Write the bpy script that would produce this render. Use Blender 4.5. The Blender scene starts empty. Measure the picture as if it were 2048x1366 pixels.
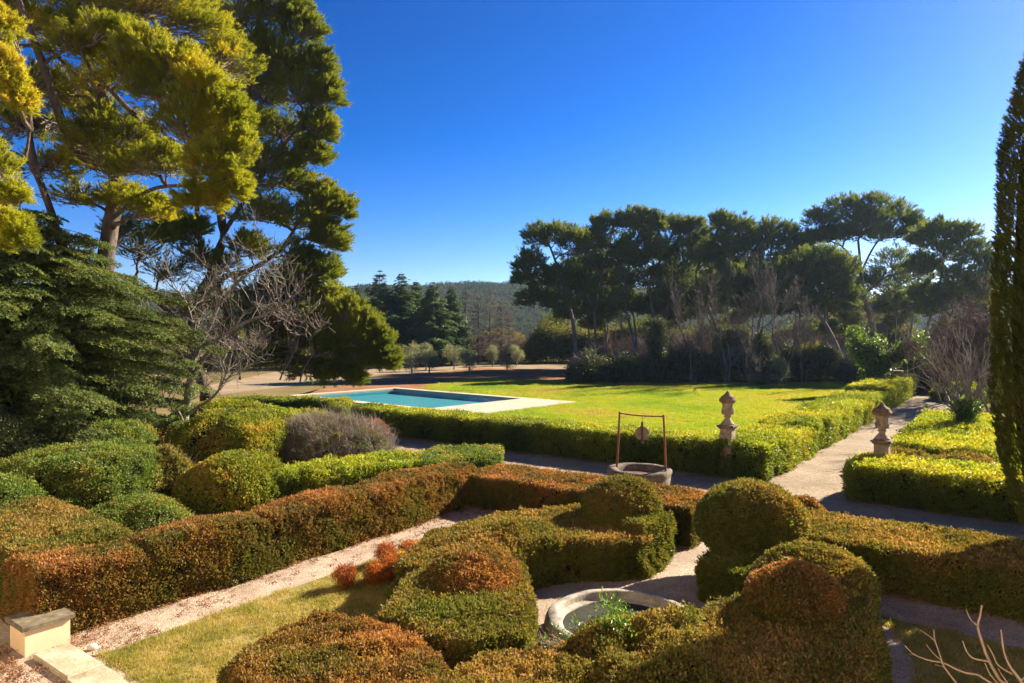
import bpy, bmesh, math
import numpy as np
from mathutils import Vector

C = bpy.context.scene.collection
SC = bpy.context.scene
rng = np.random.default_rng(11)
R = math.radians

# ------------------------------------------------------------------ camera
EYE = 5.0                                   # height of the terrace window above the garden
FPX, HOR, CX = 1365.0, 670.0, 1024.0        # focal length and horizon measured on the photograph (2048 px wide)
cam = bpy.data.cameras.new('camera')
cam.lens, cam.sensor_width = 24.0, 36.0
cam.shift_y = (HOR - 683.0) / 2048.0
cam.clip_start, cam.clip_end = 0.1, 20000
cam_o = bpy.data.objects.new('camera', cam)
cam_o.location = (0, 0, EYE)
cam_o.rotation_euler = (R(90), 0, 0)
C.objects.link(cam_o)
SC.camera = cam_o

# ------------------------------------------------------------------ sky, sun, exposure
SUN_AZ, SUN_EL = R(55), R(29)
w = bpy.data.worlds.new('World'); SC.world = w; w.use_nodes = True
nt = w.node_tree
bg = nt.nodes['Background']
sky = nt.nodes.new('ShaderNodeTexSky'); sky.sky_type = 'NISHITA'; sky.sun_disc = False
sky.sun_elevation, sky.sun_rotation = SUN_EL, SUN_AZ
sky.altitude = 300; sky.air_density = 0.9; sky.dust_density = 0.25; sky.ozone_density = 3.0
def sky_scale(src, k):                       # the whole sky alike: deeper, polarised blue
    x = nt.nodes.new('ShaderNodeVectorMath'); x.operation = 'SCALE'; x.inputs['Scale'].default_value = k
    nt.links.new(src, x.inputs[0]); return x.outputs[0]
gm = nt.nodes.new('ShaderNodeGamma'); gm.inputs['Gamma'].default_value = 1.5
hs = nt.nodes.new('ShaderNodeHueSaturation'); hs.inputs['Saturation'].default_value = 1.24; hs.inputs['Hue'].default_value = 0.505
nt.links.new(sky_scale(sky.outputs[0], 0.2), gm.inputs['Color'])
nt.links.new(gm.outputs[0], hs.inputs['Color'])
tint = nt.nodes.new('ShaderNodeVectorMath'); tint.operation = 'MULTIPLY'; tint.inputs[1].default_value = (1.05, .86, 1.0)
nt.links.new(sky_scale(hs.outputs[0], 3.7), tint.inputs[0]); nt.links.new(tint.outputs[0], bg.inputs['Color'])
bg.inputs['Strength'].default_value = 0.05
sun = bpy.data.lights.new('sun', 'SUN'); sun.energy = 4.0; sun.angle = R(0.5); sun.color = (1.0, 0.895, 0.73)
sun_o = bpy.data.objects.new('sun', sun); C.objects.link(sun_o)
S = Vector((math.sin(SUN_AZ) * math.cos(SUN_EL), math.cos(SUN_AZ) * math.cos(SUN_EL), math.sin(SUN_EL)))
sun_o.rotation_euler = S.to_track_quat('Z', 'Y').to_euler()
sun_o.location = S * 200
SC.view_settings.view_transform = 'Standard'
SC.view_settings.look = 'None'
SC.view_settings.exposure = 2.2
SC.view_settings.gamma = 1
SC.view_settings.use_curve_mapping = False
SC.render.engine = 'CYCLES'
cy = SC.cycles
cy.use_denoising = True
cy.max_bounces = 8; cy.diffuse_bounces = 4; cy.glossy_bounces = 2; cy.transmission_bounces = 5
cy.transparent_max_bounces = 8; cy.volume_bounces = 0
cy.caustics_reflective = cy.caustics_refractive = False
cy.sample_clamp_indirect = 4
SC.render.film_transparent = False

# ------------------------------------------------------------------ places
def W(px, py, z=0.0):
    """Place on the level z that the photograph shows at pixel px, py."""
    D = FPX * (EYE - z) / (py - HOR)
    return np.array([(px - CX) / FPX * D, D])
def V(px, py, D):
    """Point at depth D seen at pixel px, py."""
    return np.array([(px - CX) / FPX * D, D, EYE - (py - HOR) / FPX * D])
A = R(36.5)
U = np.array([math.sin(A), math.cos(A)])     # garden axis: along the statue walk
N = np.array([-math.cos(A), math.sin(A)])    # across it, to the left
B0 = np.array([1.8, 11.2])                   # fountain basin
Q0 = np.array([8.58, 23.14])                 # corner of the walk hedge
def G(p, q): return B0 + p * U + q * N
def K(p, q): return Q0 + p * U + q * N
def G2(p): return B0 + p[:, :1] * U + p[:, 1:2] * N

# ------------------------------------------------------------------ object helpers
def tag(o, label=None, cat=None, group=None, kind=None):
    for k, v in (('label', label), ('category', cat), ('group', group), ('kind', kind)):
        if v: o[k] = v
    return o
def link(o, parent=None):
    C.objects.link(o)
    if parent is not None: o.parent = parent
    return o
def empty(name, loc, label, cat, group=None):
    o = bpy.data.objects.new(name, None); o.location = loc; o.empty_display_size = 0.2
    link(o); return tag(o, label, cat, group)
def mesh(name, v, f, mat=None, smooth=False):
    me = bpy.data.meshes.new(name)
    v = np.asarray(v, float).reshape(-1, 3)
    if isinstance(f, np.ndarray):
        n, k = f.shape
        me.vertices.add(len(v)); me.vertices.foreach_set('co', v.astype(np.float32).ravel())
        me.loops.add(n * k); me.loops.foreach_set('vertex_index', f.astype(np.int32).ravel())
        me.polygons.add(n); me.polygons.foreach_set('loop_start', np.arange(0, n * k, k, dtype=np.int32))
        me.update(calc_edges=True)
    else:
        me.from_pydata(v.tolist(), [], f)
    if mat: me.materials.append(mat)
    if smooth: me.polygons.foreach_set('use_smooth', np.ones(len(me.polygons), bool))
    me.update()
    return me
def obj(name, me, parent=None, loc=None):
    """Vertices are in world places; a parented object keeps them there."""
    o = bpy.data.objects.new(name, me)
    link(o, parent)
    if parent is not None:
        o.location = -Vector(parent.location)
    if loc is not None: o.location = loc
    return o
class MB:
    """collects pieces of one mesh"""
    def __init__(s): s.v, s.f = [], []
    def add(s, v, f):
        b = len(s.v); s.v += [tuple(map(float, p)) for p in v]; s.f += [tuple(i + b for i in q) for q in f]
    def box(s, c, size, ax=None, bevel=0.0):
        c = np.asarray(c, float); hx, hy, hz = np.asarray(size) / 2
        ax = np.eye(3) if ax is None else ax
        if bevel <= 0:
            p = [c + ax[0] * x * hx + ax[1] * y * hy + ax[2] * z * hz for z in (-1, 1) for x, y in ((-1, -1), (1, -1), (1, 1), (-1, 1))]
            s.add(p, [(3, 2, 1, 0), (4, 5, 6, 7)] + [(i, (i + 1) % 4, 4 + (i + 1) % 4, 4 + i) for i in range(4)])
        else:
            ring = []
            for z, ins in ((-hz, 0), (hz - bevel, 0), (hz, bevel)):
                ring.append([c + ax[0] * sx * (hx - ins) + ax[1] * sy * (hy - ins) + ax[2] * z for sx, sy in ((-1, -1), (1, -1), (1, 1), (-1, 1))])
            p = [q for r in ring for q in r]
            f = [(3, 2, 1, 0), (8, 9, 10, 11)]
            for k in range(2):
                f += [(4 * k + i, 4 * k + (i + 1) % 4, 4 * k + 4 + (i + 1) % 4, 4 * k + 4 + i) for i in range(4)]
            s.add(p, f)
    def lathe(s, c, prof, n=32, sq=0.0, wob=None):
        """profile [(r, z)], sq squares the section"""
        p = []
        for j, (r, z) in enumerate(prof):
            for i in range(n):
                a = 2 * math.pi * i / n
                rr = r * (1 + (wob(a, z) if wob else 0))
                p.append((c[0] + rr * math.cos(a), c[1] + rr * math.sin(a), c[2] + z))
        f = [(j * n + i, j * n + (i + 1) % n, (j + 1) * n + (i + 1) % n, (j + 1) * n + i) for j in range(len(prof) - 1) for i in range(n)]
        f.append(tuple(range(n - 1, -1, -1))); b = (len(prof) - 1) * n; f.append(tuple(b + i for i in range(n)))
        s.add(p, f)
    def build(s, name, mat, parent=None, smooth=False):
        return obj(name, mesh(name, s.v, s.f, mat, smooth), parent)
def tubes(paths, sides=5):
    """paths: list of (points (n,3), radii (n,)) -> verts, quad faces"""
    vs, fs, base = [], [], 0
    ang = np.arange(sides) * 2 * np.pi / sides
    ca, sa = np.cos(ang), np.sin(ang)
    for P, r in paths:
        P = np.asarray(P, float); r = np.asarray(r, float); n = len(P)
        T = np.gradient(P, axis=0); T /= np.linalg.norm(T, axis=1, keepdims=True) + 1e-9
        ref = np.array([0.0, 0, 1]) if abs(T[0, 2]) < 0.9 else np.array([1.0, 0, 0])
        X = np.cross(T, ref); X /= np.linalg.norm(X, axis=1, keepdims=True) + 1e-9
        Y = np.cross(T, X)
        ring = P[:, None] + r[:, None, None] * (X[:, None] * ca[None, :, None] + Y[:, None] * sa[None, :, None])
        vs.append(ring.reshape(-1, 3))
        i = np.arange(n - 1)[:, None] * sides; k = np.arange(sides)[None]; k2 = (k + 1) % sides
        fs.append((base + np.stack([i + k, i + k2, i + sides + k2, i + sides + k], -1)).reshape(-1, 4))
        base += n * sides
    return np.concatenate(vs), np.concatenate(fs)
def bez(a, b, c, n=6):
    t = np.linspace(0, 1, n)[:, None]
    return (1 - t) ** 2 * a + 2 * t * (1 - t) * b + t * t * c
def wob3(p, seed, f=1.0):
    """smooth lumps, about -1..1"""
    g = np.random.default_rng(seed)
    k = g.normal(size=(9, 3)) * f * np.array([[1]] * 3 + [[2.1]] * 3 + [[4.3]] * 3)
    ph = g.uniform(0, 6.28, 9); a = np.array([.5] * 3 + [.3] * 3 + [.2] * 3)
    return (np.sin(p @ k.T + ph) * a).sum(1) / 1.6
def unit(a): return a / (np.linalg.norm(a, axis=-1, keepdims=True) + 1e-9)
def euler_zx(z, x):
    """Euler angles of frames whose local Z is z and whose local X leans to x"""
    z = unit(z); y = unit(np.cross(z, x)); x = np.cross(y, z)
    return np.stack([np.arctan2(y[:, 2], z[:, 2]), -np.arcsin(np.clip(x[:, 2], -1, 1)), np.arctan2(x[:, 1], x[:, 0])], 1)

# ------------------------------------------------------------------ materials
def nodes(name):
    m = bpy.data.materials.new(name); m.use_nodes = True
    t = m.node_tree; t.nodes.clear()
    def nn(kind, **kw):
        x = t.nodes.new('ShaderNode' + kind)
        for k, v in kw.items():
            if k in x.inputs: x.inputs[k].default_value = v
            else: setattr(x, k, v)
        return x
    out = nn('OutputMaterial')
    return m, t, nn, out
def ramp(nn, stops):
    r = nn('ValToRGB'); e = r.color_ramp.elements
    while len(e) < len(stops): e.new(0.5)
    for k, (pos, c) in zip(e, stops): k.position = pos; k.color = (*c, 1)
    return r
def leaf_mat(name, stops, tip=None, trans=0.4, rough=0.45, nscale=0.8, boost=1.7, warm=(1.0, 0.95, 0.5), spec=0.35, rw=0.45):
    m, t, nn, out = nodes(name); L = t.links.new
    geo = nn('NewGeometry'); noi = nn('TexNoise', Scale=nscale, Detail=3.0)
    L(geo.outputs['Position'], noi.inputs['Vector'])
    att = nn('Attribute', attribute_name='rnd', attribute_type='GEOMETRY')
    a = nn('Math', operation='MULTIPLY_ADD'); L(att.outputs['Fac'], a.inputs[0]); a.inputs[1].default_value = rw
    b = nn('Math', operation='MULTIPLY_ADD'); L(noi.outputs['Fac'], b.inputs[0]); b.inputs[1].default_value = 1.5; b.inputs[2].default_value = -0.25 - rw / 2
    L(b.outputs[0], a.inputs[2])
    r = ramp(nn, stops); L(a.outputs[0], r.inputs['Fac']); col = r.outputs['Color']
    if tip:
        r2 = ramp(nn, tip); L(a.outputs[0], r2.inputs['Fac'])
        ti = nn('Attribute', attribute_name='tip', attribute_type='INSTANCER')
        mx = nn('MixRGB'); L(ti.outputs['Fac'], mx.inputs['Fac']); L(col, mx.inputs['Color1']); L(r2.outputs['Color'], mx.inputs['Color2'])
        col = mx.outputs['Color']
    p = nn('BsdfPrincipled', Roughness=rough); p.inputs['Specular IOR Level'].default_value = spec
    L(col, p.inputs['Base Color'])
    tr = nn('BsdfTranslucent'); mu = nn('MixRGB', blend_type='MULTIPLY'); mu.inputs['Fac'].default_value = 1
    mu.inputs['Color2'].default_value = (warm[0] * boost, warm[1] * boost, warm[2] * boost, 1)
    L(col, mu.inputs['Color1']); L(mu.outputs['Color'], tr.inputs['Color'])
    ms = nn('MixShader'); ms.inputs['Fac'].default_value = trans
    L(p.outputs[0], ms.inputs[1]); L(tr.outputs[0], ms.inputs[2]); L(ms.outputs[0], out.inputs['Surface'])
    return m
def noise_mat(name, stops, scale=2.0, detail=5.0, rough=0.9, bump=0.3, bscale=None, spec=0.2, vor=None, dist=0.02, stretch=None, mottle=None):
    m, t, nn, out = nodes(name); L = t.links.new
    geo = nn('NewGeometry'); vec = geo.outputs['Position']
    if stretch:
        mp = nn('Mapping'); mp.inputs['Scale'].default_value = stretch; L(vec, mp.inputs['Vector']); vec = mp.outputs[0]
    noi = nn('TexNoise', Scale=scale, Detail=detail, Roughness=0.65); L(vec, noi.inputs['Vector'])
    r = ramp(nn, stops); L(noi.outputs['Fac'], r.inputs['Fac']); col = r.outputs['Color']
    n2 = nn('TexNoise', Scale=bscale or scale * 6, Detail=4.0); L(vec, n2.inputs['Vector']); hgt = n2.outputs['Fac']
    if vor:
        vo = nn('TexVoronoi', Scale=vor); L(vec, vo.inputs['Vector'])
        se = nn('SeparateColor'); L(vo.outputs['Color'], se.inputs[0])
        mr = nn('MapRange'); mr.inputs['To Min'].default_value = 0.55; mr.inputs['To Max'].default_value = 1.35; L(se.outputs[0], mr.inputs['Value'])
        mx = nn('VectorMath', operation='SCALE'); L(col, mx.inputs[0]); L(mr.outputs[0], mx.inputs['Scale']); col = mx.outputs[0]
        hgt = vo.outputs['Distance']
    if mottle:
        n3 = nn('TexNoise', Scale=mottle[0], Detail=6.0, Roughness=0.7); L(geo.outputs['Position'], n3.inputs['Vector'])
        mr = nn('MapRange'); mr.inputs['From Min'].default_value = mottle[1]; mr.inputs['From Max'].default_value = mottle[2]; L(n3.outputs['Fac'], mr.inputs['Value'])
        mx = nn('MixRGB'); mx.inputs['Color2'].default_value = (*mottle[3], 1); L(mr.outputs[0], mx.inputs['Fac']); L(col, mx.inputs['Color1']); col = mx.outputs['Color']
    p = nn('BsdfPrincipled', Roughness=rough); p.inputs['Specular IOR Level'].default_value = spec
    L(col, p.inputs['Base Color'])
    bu = nn('Bump'); bu.inputs['Strength'].default_value = bump; bu.inputs['Distance'].default_value = dist
    L(hgt, bu.inputs['Height']); L(bu.outputs[0], p.inputs['Normal'])
    L(p.outputs[0], out.inputs['Surface'])
    return m

M = {}
# clipped parterre hedge: green inside, bronzed by winter where it is exposed
M['bronze'] = leaf_mat('bronze_leaf', [(0.12, (.060, .078, .014)), (0.42, (.115, .132, .020)), (0.7, (.165, .165, .026)), (0.95, (.25, .175, .04))],
                       tip=[(0.08, (.075, .088, .018)), (0.34, (.135, .120, .026)), (0.6, (.235, .135, .036)), (0.86, (.36, .21, .075))], trans=0.34, nscale=0.75, rw=0.6, spec=.18, rough=.55)
M['bronze_red'] = leaf_mat('bronze_red_leaf', [(0.12, (.062, .074, .015)), (0.42, (.115, .115, .021)), (0.7, (.18, .13, .03)), (0.95, (.28, .125, .035))],
                       tip=[(0.08, (.085, .075, .020)), (0.34, (.155, .100, .030)), (0.6, (.275, .112, .036)), (0.86, (.37, .18, .07))], trans=0.34, nscale=0.9, rw=0.6, spec=.18, rough=.55)
M['laurel'] = leaf_mat('laurel_leaf', [(0.15, (0.0432, 0.0743, 0.0108)), (0.5, (0.0878, 0.1242, 0.0135)), (0.9, (0.1620, 0.1755, 0.0189))],
                       tip=[(0.15, (0.1485, 0.2025, 0.0162)), (0.5, (0.2700, 0.3038, 0.0216)), (0.9, (0.4050, 0.3240, 0.0270))], trans=0.42, rough=0.42, nscale=0.5, spec=0.3)
M['bush'] = leaf_mat('bush_leaf', [(0.15, (0.0625, 0.1063, 0.0200)), (0.5, (0.1250, 0.1750, 0.0275)), (0.85, (0.2125, 0.2125, 0.0375)), (0.97, (0.3750, 0.1500, 0.0500))], trans=0.38, rough=0.45, nscale=0.7, spec=0.25, rw=0.7)
M['bush_yellow'] = leaf_mat('yellow_bush_leaf', [(0.15, (0.0780, 0.1105, 0.0156)), (0.5, (0.1690, 0.1950, 0.0234)), (0.85, (0.3250, 0.2600, 0.0260)), (0.97, (0.4160, 0.1950, 0.0520))], trans=0.4, rough=0.45, nscale=0.7, spec=0.25, rw=0.7)
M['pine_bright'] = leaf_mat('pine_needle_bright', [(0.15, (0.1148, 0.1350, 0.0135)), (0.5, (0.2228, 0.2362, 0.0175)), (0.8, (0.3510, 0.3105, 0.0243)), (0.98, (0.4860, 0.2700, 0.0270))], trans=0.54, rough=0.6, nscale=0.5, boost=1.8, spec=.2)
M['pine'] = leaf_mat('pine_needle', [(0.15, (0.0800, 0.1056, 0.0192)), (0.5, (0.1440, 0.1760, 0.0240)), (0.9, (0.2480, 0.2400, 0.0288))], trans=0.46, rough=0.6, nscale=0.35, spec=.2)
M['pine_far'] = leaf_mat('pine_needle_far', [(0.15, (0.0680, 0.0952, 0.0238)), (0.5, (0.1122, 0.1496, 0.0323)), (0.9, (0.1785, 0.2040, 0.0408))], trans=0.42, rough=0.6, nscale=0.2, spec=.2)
M['cedar'] = leaf_mat('cedar_needle', [(0.15, (0.0605, 0.0880, 0.0264)), (0.5, (0.1045, 0.1375, 0.0374)), (0.9, (0.1760, 0.1925, 0.0550))], trans=0.34, rough=0.6, nscale=0.6, spec=.2)
M['fir_far'] = leaf_mat('fir_needle_far', [(0.15, (0.0352, 0.0672, 0.0320)), (0.5, (0.0672, 0.1152, 0.0416)), (0.9, (0.1200, 0.1680, 0.0480))], trans=0.3, rough=0.5, nscale=0.3)
M['cypress'] = leaf_mat('cypress_spray', [(0.15, (0.0450, 0.0630, 0.0120)), (0.5, (0.0900, 0.1020, 0.0150)), (0.9, (0.1425, 0.1350, 0.0210))], trans=0.36, rough=0.6, nscale=0.9, spec=.2)
M['olive'] = leaf_mat('olive_leaf', [(0.15, (0.1150, 0.1380, 0.0690)), (0.5, (0.1955, 0.2070, 0.1150)), (0.9, (0.2875, 0.2760, 0.1495))], trans=0.3, rough=0.45, nscale=0.8)
M['thicket'] = leaf_mat('thicket_leaf', [(0.15, (0.0330, 0.0480, 0.0180)), (0.5, (0.0600, 0.0750, 0.0240)), (0.9, (0.1125, 0.1125, 0.0330))], trans=0.28, rough=0.45, nscale=0.25)
M['wood_far'] = leaf_mat('far_wood_leaf', [(0.1, (.055, .075, .022)), (0.45, (.095, .110, .034)), (0.72, (.15, .13, .05)), (0.95, (.20, .13, .075))], trans=0.4, rough=0.8, nscale=0.09, spec=.05)
M['hill_leaf'] = leaf_mat('hill_leaf', [(0.15, (.030, .045, .016)), (0.5, (.055, .070, .022)), (0.9, (.10, .095, .035))], trans=0.2, rough=0.9, nscale=0.02, spec=0.0)
M['ivy'] = leaf_mat('ivy_leaf', [(0.15, (0.0455, 0.0910, 0.0130)), (0.5, (0.0845, 0.1495, 0.0156)), (0.9, (0.1430, 0.2080, 0.0260))], trans=0.42, rough=0.35, nscale=0.8, spec=0.5)
M['red_leaf'] = leaf_mat('red_leaf', [(0.15, (.16, .055, .03)), (0.5, (.27, .10, .06)), (0.9, (.34, .16, .10))], trans=0.35, rough=0.5, nscale=1.0)
M['orange_leaf'] = leaf_mat('orange_leaf', [(0.15, (.20, .05, .015)), (0.5, (.36, .11, .02)), (0.9, (.45, .20, .03))], trans=0.4, rough=0.5, nscale=1.2)
M['yellow_leaf'] = leaf_mat('yellow_leaf', [(0.15, (.40, .25, .02)), (0.9, (.55, .38, .04))], trans=0.4, rough=0.5, nscale=1.2)
M['fresh'] = leaf_mat('fresh_leaf', [(0.15, (.07, .14, .015)), (0.9, (.14, .24, .03))], trans=0.42, rough=0.3, nscale=1.2, spec=0.5)
M['grass'] = leaf_mat('grass_blade', [(0.12, (.14, .15, .022)), (0.34, (.23, .205, .040)), (0.52, (.32, .255, .075)), (0.78, (.40, .30, .14))], trans=0.45, rough=0.5, nscale=1.9, warm=(1, 1, .45), rw=.6)
M['grass_far'] = leaf_mat('lawn_blade', [(0.1, (.12, .19, .010)), (0.42, (.19, .24, .012)), (0.62, (.27, .245, .022)), (0.82, (.28, .19, .07))], trans=0.5, rough=0.5, nscale=0.13, warm=(1, 1, .4), rw=0.3)
M['dry_leaf'] = leaf_mat('dry_leaf', [(0.15, (.13, .05, .02)), (0.5, (.24, .10, .04)), (0.9, (.34, .19, .09))], trans=0.2, rough=0.7, nscale=2.0)

M['core'] = noise_mat('inner_twigs', [(.3, (.016, .015, .008)), (.7, (.035, .032, .014))], scale=9, rough=1, bump=1.0, dist=.05, spec=0)
M['bark'] = noise_mat('pine_bark', [(.3, (.050, .036, .026)), (.5, (.11, .080, .058)), (.7, (.19, .15, .12))], scale=5, bump=0.9, dist=.05, stretch=(1, 1, .25), spec=.1)
M['bark_far'] = noise_mat('grove_bark', [(.3, (.08, .063, .050)), (.7, (.20, .16, .13))], scale=2, bump=0.6, dist=.05, stretch=(1, 1, .3), spec=.1)
M['bark_grey'] = noise_mat('grey_bark', [(.3, (.10, .085, .065)), (.7, (.26, .225, .18))], scale=8, bump=0.5, spec=.1)
M['twig'] = noise_mat('dry_twig', [(.3, (.15, .115, .085)), (.7, (.33, .265, .21))], scale=3, bump=0, spec=.1)
M['twig_red'] = noise_mat('red_twig', [(.3, (.09, .060, .047)), (.7, (.19, .135, .105))], scale=1, bump=0, spec=.1)
M['twig_pale'] = noise_mat('pale_twig', [(.3, (.26, .17, .11)), (.7, (.42, .30, .21))], scale=12, bump=.2, spec=.2)
M['gravel'] = noise_mat('gravel', [(.3, (.26, .185, .13)), (.55, (.40, .305, .22)), (.75, (.49, .395, .30))], scale=0.9, detail=8, vor=60, bump=0.8, dist=.012, spec=.15, mottle=(1.3, .5, .8, (.22, .15, .095)))
M['walk'] = noise_mat('walk_gravel', [(.3, (.215, .155, .095)), (.55, (.31, .235, .15)), (.75, (.37, .29, .20))], scale=0.5, detail=9, vor=35, bump=0.6, dist=.012, spec=.1, mottle=(.9, .5, .8, (.17, .125, .07)))
M['turf'] = noise_mat('turf_soil', [(.3, (.13, .125, .03)), (.55, (.24, .19, .07)), (.75, (.34, .25, .14))], scale=1.2, detail=8, bump=0.8, dist=.02, spec=0)
M['lawn'] = noise_mat('lawn_soil', [(.25, (.12, .17, .014)), (.5, (.20, .235, .018)), (.72, (.25, .215, .04)), (.85, (.24, .17, .07))], scale=.13, detail=9, bump=0.5, dist=.03, spec=0)
M['earth'] = noise_mat('bare_earth', [(.3, (.17, .085, .043)), (.6, (.28, .145, .075)), (.8, (.34, .20, .115))], scale=.4, detail=9, bump=0.8, dist=.06, spec=0)
M['track'] = noise_mat('dusty_track', [(.3, (.21, .15, .09)), (.7, (.32, .245, .16))], scale=.3, detail=8, bump=0.3, spec=0)
M['ground'] = noise_mat('ground', [(.3, (.10, .085, .035)), (.55, (.19, .14, .065)), (.75, (.26, .20, .11))], scale=.12, detail=9, bump=0.5, dist=.05, spec=0)
M['hill'] = noise_mat('hill_wood', [(.3, (.028, .040, .018)), (.55, (.052, .062, .026)), (.75, (.10, .09, .05))], scale=.03, detail=9, bump=1.0, bscale=.12, dist=4, spec=0)
M['stone'] = noise_mat('old_stone', [(.3, (.23, .165, .10)), (.55, (.38, .28, .175)), (.75, (.48, .38, .26))], scale=5, detail=8, bump=.6, bscale=30, dist=.01, mottle=(3.0, .52, .72, (.055, .045, .035)))
M['stone_cap'] = noise_mat('lichened_stone', [(.3, (.10, .075, .05)), (.5, (.20, .14, .085)), (.66, (.34, .17, .05)), (.8, (.28, .21, .14))], scale=7, detail=8, bump=.7, bscale=30, dist=.01, mottle=(5.0, .5, .7, (.045, .036, .03)))
M['well'] = noise_mat('well_stone', [(.3, (.085, .064, .042)), (.55, (.165, .128, .086)), (.75, (.29, .235, .17))], scale=6, detail=8, bump=.8, bscale=20, dist=.02, mottle=(2.5, .5, .75, (.06, .055, .045)))
M['basin'] = noise_mat('basin_stone', [(.3, (.20, .165, .125)), (.55, (.36, .31, .245)), (.75, (.47, .41, .33))], scale=4, detail=9, bump=.6, bscale=30, dist=.01, mottle=(2.2, .5, .7, (.075, .062, .048)))
M['render'] = noise_mat('cream_render', [(.3, (.60, .44, .27)), (.7, (.70, .53, .34))], scale=2, bump=.15, bscale=60, dist=.004, rough=.85)
M['slab'] = noise_mat('slab_stone', [(.3, (.27, .215, .135)), (.55, (.42, .345, .235)), (.75, (.54, .46, .34))], scale=3, detail=9, bump=.6, bscale=18, dist=.02, mottle=(2.0, .55, .75, (.16, .13, .05)))
M['deck'] = noise_mat('pale_paving', [(.3, (.40, .31, .21)), (.7, (.50, .41, .30))], scale=1.0, detail=6, bump=.2, spec=.2)
M['liner'] = noise_mat('pool_liner', [(.3, (.22, .50, .54)), (.7, (.26, .56, .60))], scale=1, bump=0)
M['rust'] = noise_mat('rusty_iron', [(.3, (.11, .035, .018)), (.6, (.22, .075, .03)), (.8, (.33, .13, .05))], scale=14, bump=.4, bscale=60, dist=.003, rough=.75, spec=.3)
M['rust_dark'] = noise_mat('dark_rust', [(.3, (.055, .018, .014)), (.7, (.13, .04, .025))], scale=14, bump=.3, bscale=60, dist=.003, rough=.7, spec=.3)
M['wheel'] = noise_mat('worn_wheel', [(.3, (.13, .10, .075)), (.7, (.27, .22, .17))], scale=9, bump=.3, rough=.8)
M['cypress_core'] = noise_mat('cypress_inside', [(.3, (.035, .040, .010)), (.7, (.075, .075, .02))], scale=6, bump=1.0, dist=.05, spec=0)
M['facade'] = noise_mat('house_render', [(.3, (.55, .46, .335)), (.7, (.64, .54, .40))], scale=1.5, bump=.1, rough=.9)
M['mossy'] = noise_mat('mossy_cap', [(.3, (.075, .060, .038)), (.55, (.15, .12, .075)), (.75, (.25, .20, .13))], scale=6, detail=8, bump=.5, bscale=30, dist=.01)
M['basin_floor'] = noise_mat('basin_shade', [(.3, (.018, .017, .012)), (.7, (.045, .04, .028))], scale=4, bump=.3)  # near-black colour standing in for the shade inside a deeper basin
M['pebble'] = noise_mat('pale_pebble', [(.3, (.45, .40, .33)), (.7, (.62, .57, .49))], scale=20, bump=.4)

m, t, nn, out = nodes('pool_water'); L = t.links.new
fr = nn('Fresnel'); fr.inputs['IOR'].default_value = 1.33
gl = nn('BsdfGlossy', Roughness=0.03); tr = nn('BsdfTransparent'); tr.inputs['Color'].default_value = (.62, .92, .95, 1)
no = nn('TexNoise', Scale=3.0, Detail=3.0); bu = nn('Bump'); bu.inputs['Strength'].default_value = .3; bu.inputs['Distance'].default_value = .03
ge = nn('NewGeometry'); L(ge.outputs['Position'], no.inputs['Vector']); L(no.outputs['Fac'], bu.inputs['Height'])
L(bu.outputs[0], gl.inputs['Normal'])
mf = nn('Math', operation='MULTIPLY'); mf.inputs[1].default_value = 0.5; L(fr.outputs[0], mf.inputs[0])
mx = nn('MixShader'); L(mf.outputs[0], mx.inputs['Fac']); L(tr.outputs[0], mx.inputs[1]); L(gl.outputs[0], mx.inputs[2]); L(mx.outputs[0], out.inputs['Surface'])
M['water'] = m

# ------------------------------------------------------------------ sprigs: small bits of foliage set many times over a crown or a hedge
def with_rnd(me, g, per):
    n = len(me.polygons); a = me.attributes.new('rnd', 'FLOAT', 'FACE')
    a.data.foreach_set('value', np.repeat(g.random(n // per + 1), per)[:n].astype(np.float32))
    return me
def leaves_mesh(name, pos, d, nrm, ln, wd, mat, g, fold=0.25):
    """folded diamond leaves: base pos, direction d, blade normal nrm"""
    d = unit(d); s = unit(np.cross(d, nrm)); up = np.cross(s, d)
    ln = ln[:, None]; wd = wd[:, None]
    mid = pos + d * ln * 0.45
    v = np.stack([pos, mid + s * wd * .5 + up * wd * fold, pos + d * ln - up * ln * .12, mid - s * wd * .5 + up * wd * fold], 1).reshape(-1, 3)
    b = np.arange(len(pos))[:, None] * 4
    f = np.stack([b + np.array([0, 1, 2]), b + np.array([0, 2, 3])], 1).reshape(-1, 3)
    return with_rnd(mesh(name, v, f, mat), g, 2)
def ball(g, n):
    d = unit(g.normal(size=(n, 3))); return d * g.random((n, 1)) ** (1 / 3)
def sprig_leafy(name, mat, n, ln, wd, seed, flat=0.55, rad=1.0, upd=0.6):
    g = np.random.default_rng(seed)
    p = ball(g, n) * np.array([rad, rad, rad * flat])
    d = unit(ball(g, n) + np.array([0, 0, upd]) + p * .5)
    nr = unit(g.normal(size=(n, 3)) * .7 + np.array([0, 0, 1.0]))
    return leaves_mesh(name, p, d, nr, ln * g.uniform(.7, 1.25, n), wd * g.uniform(.7, 1.2, n), mat, g)
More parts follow.
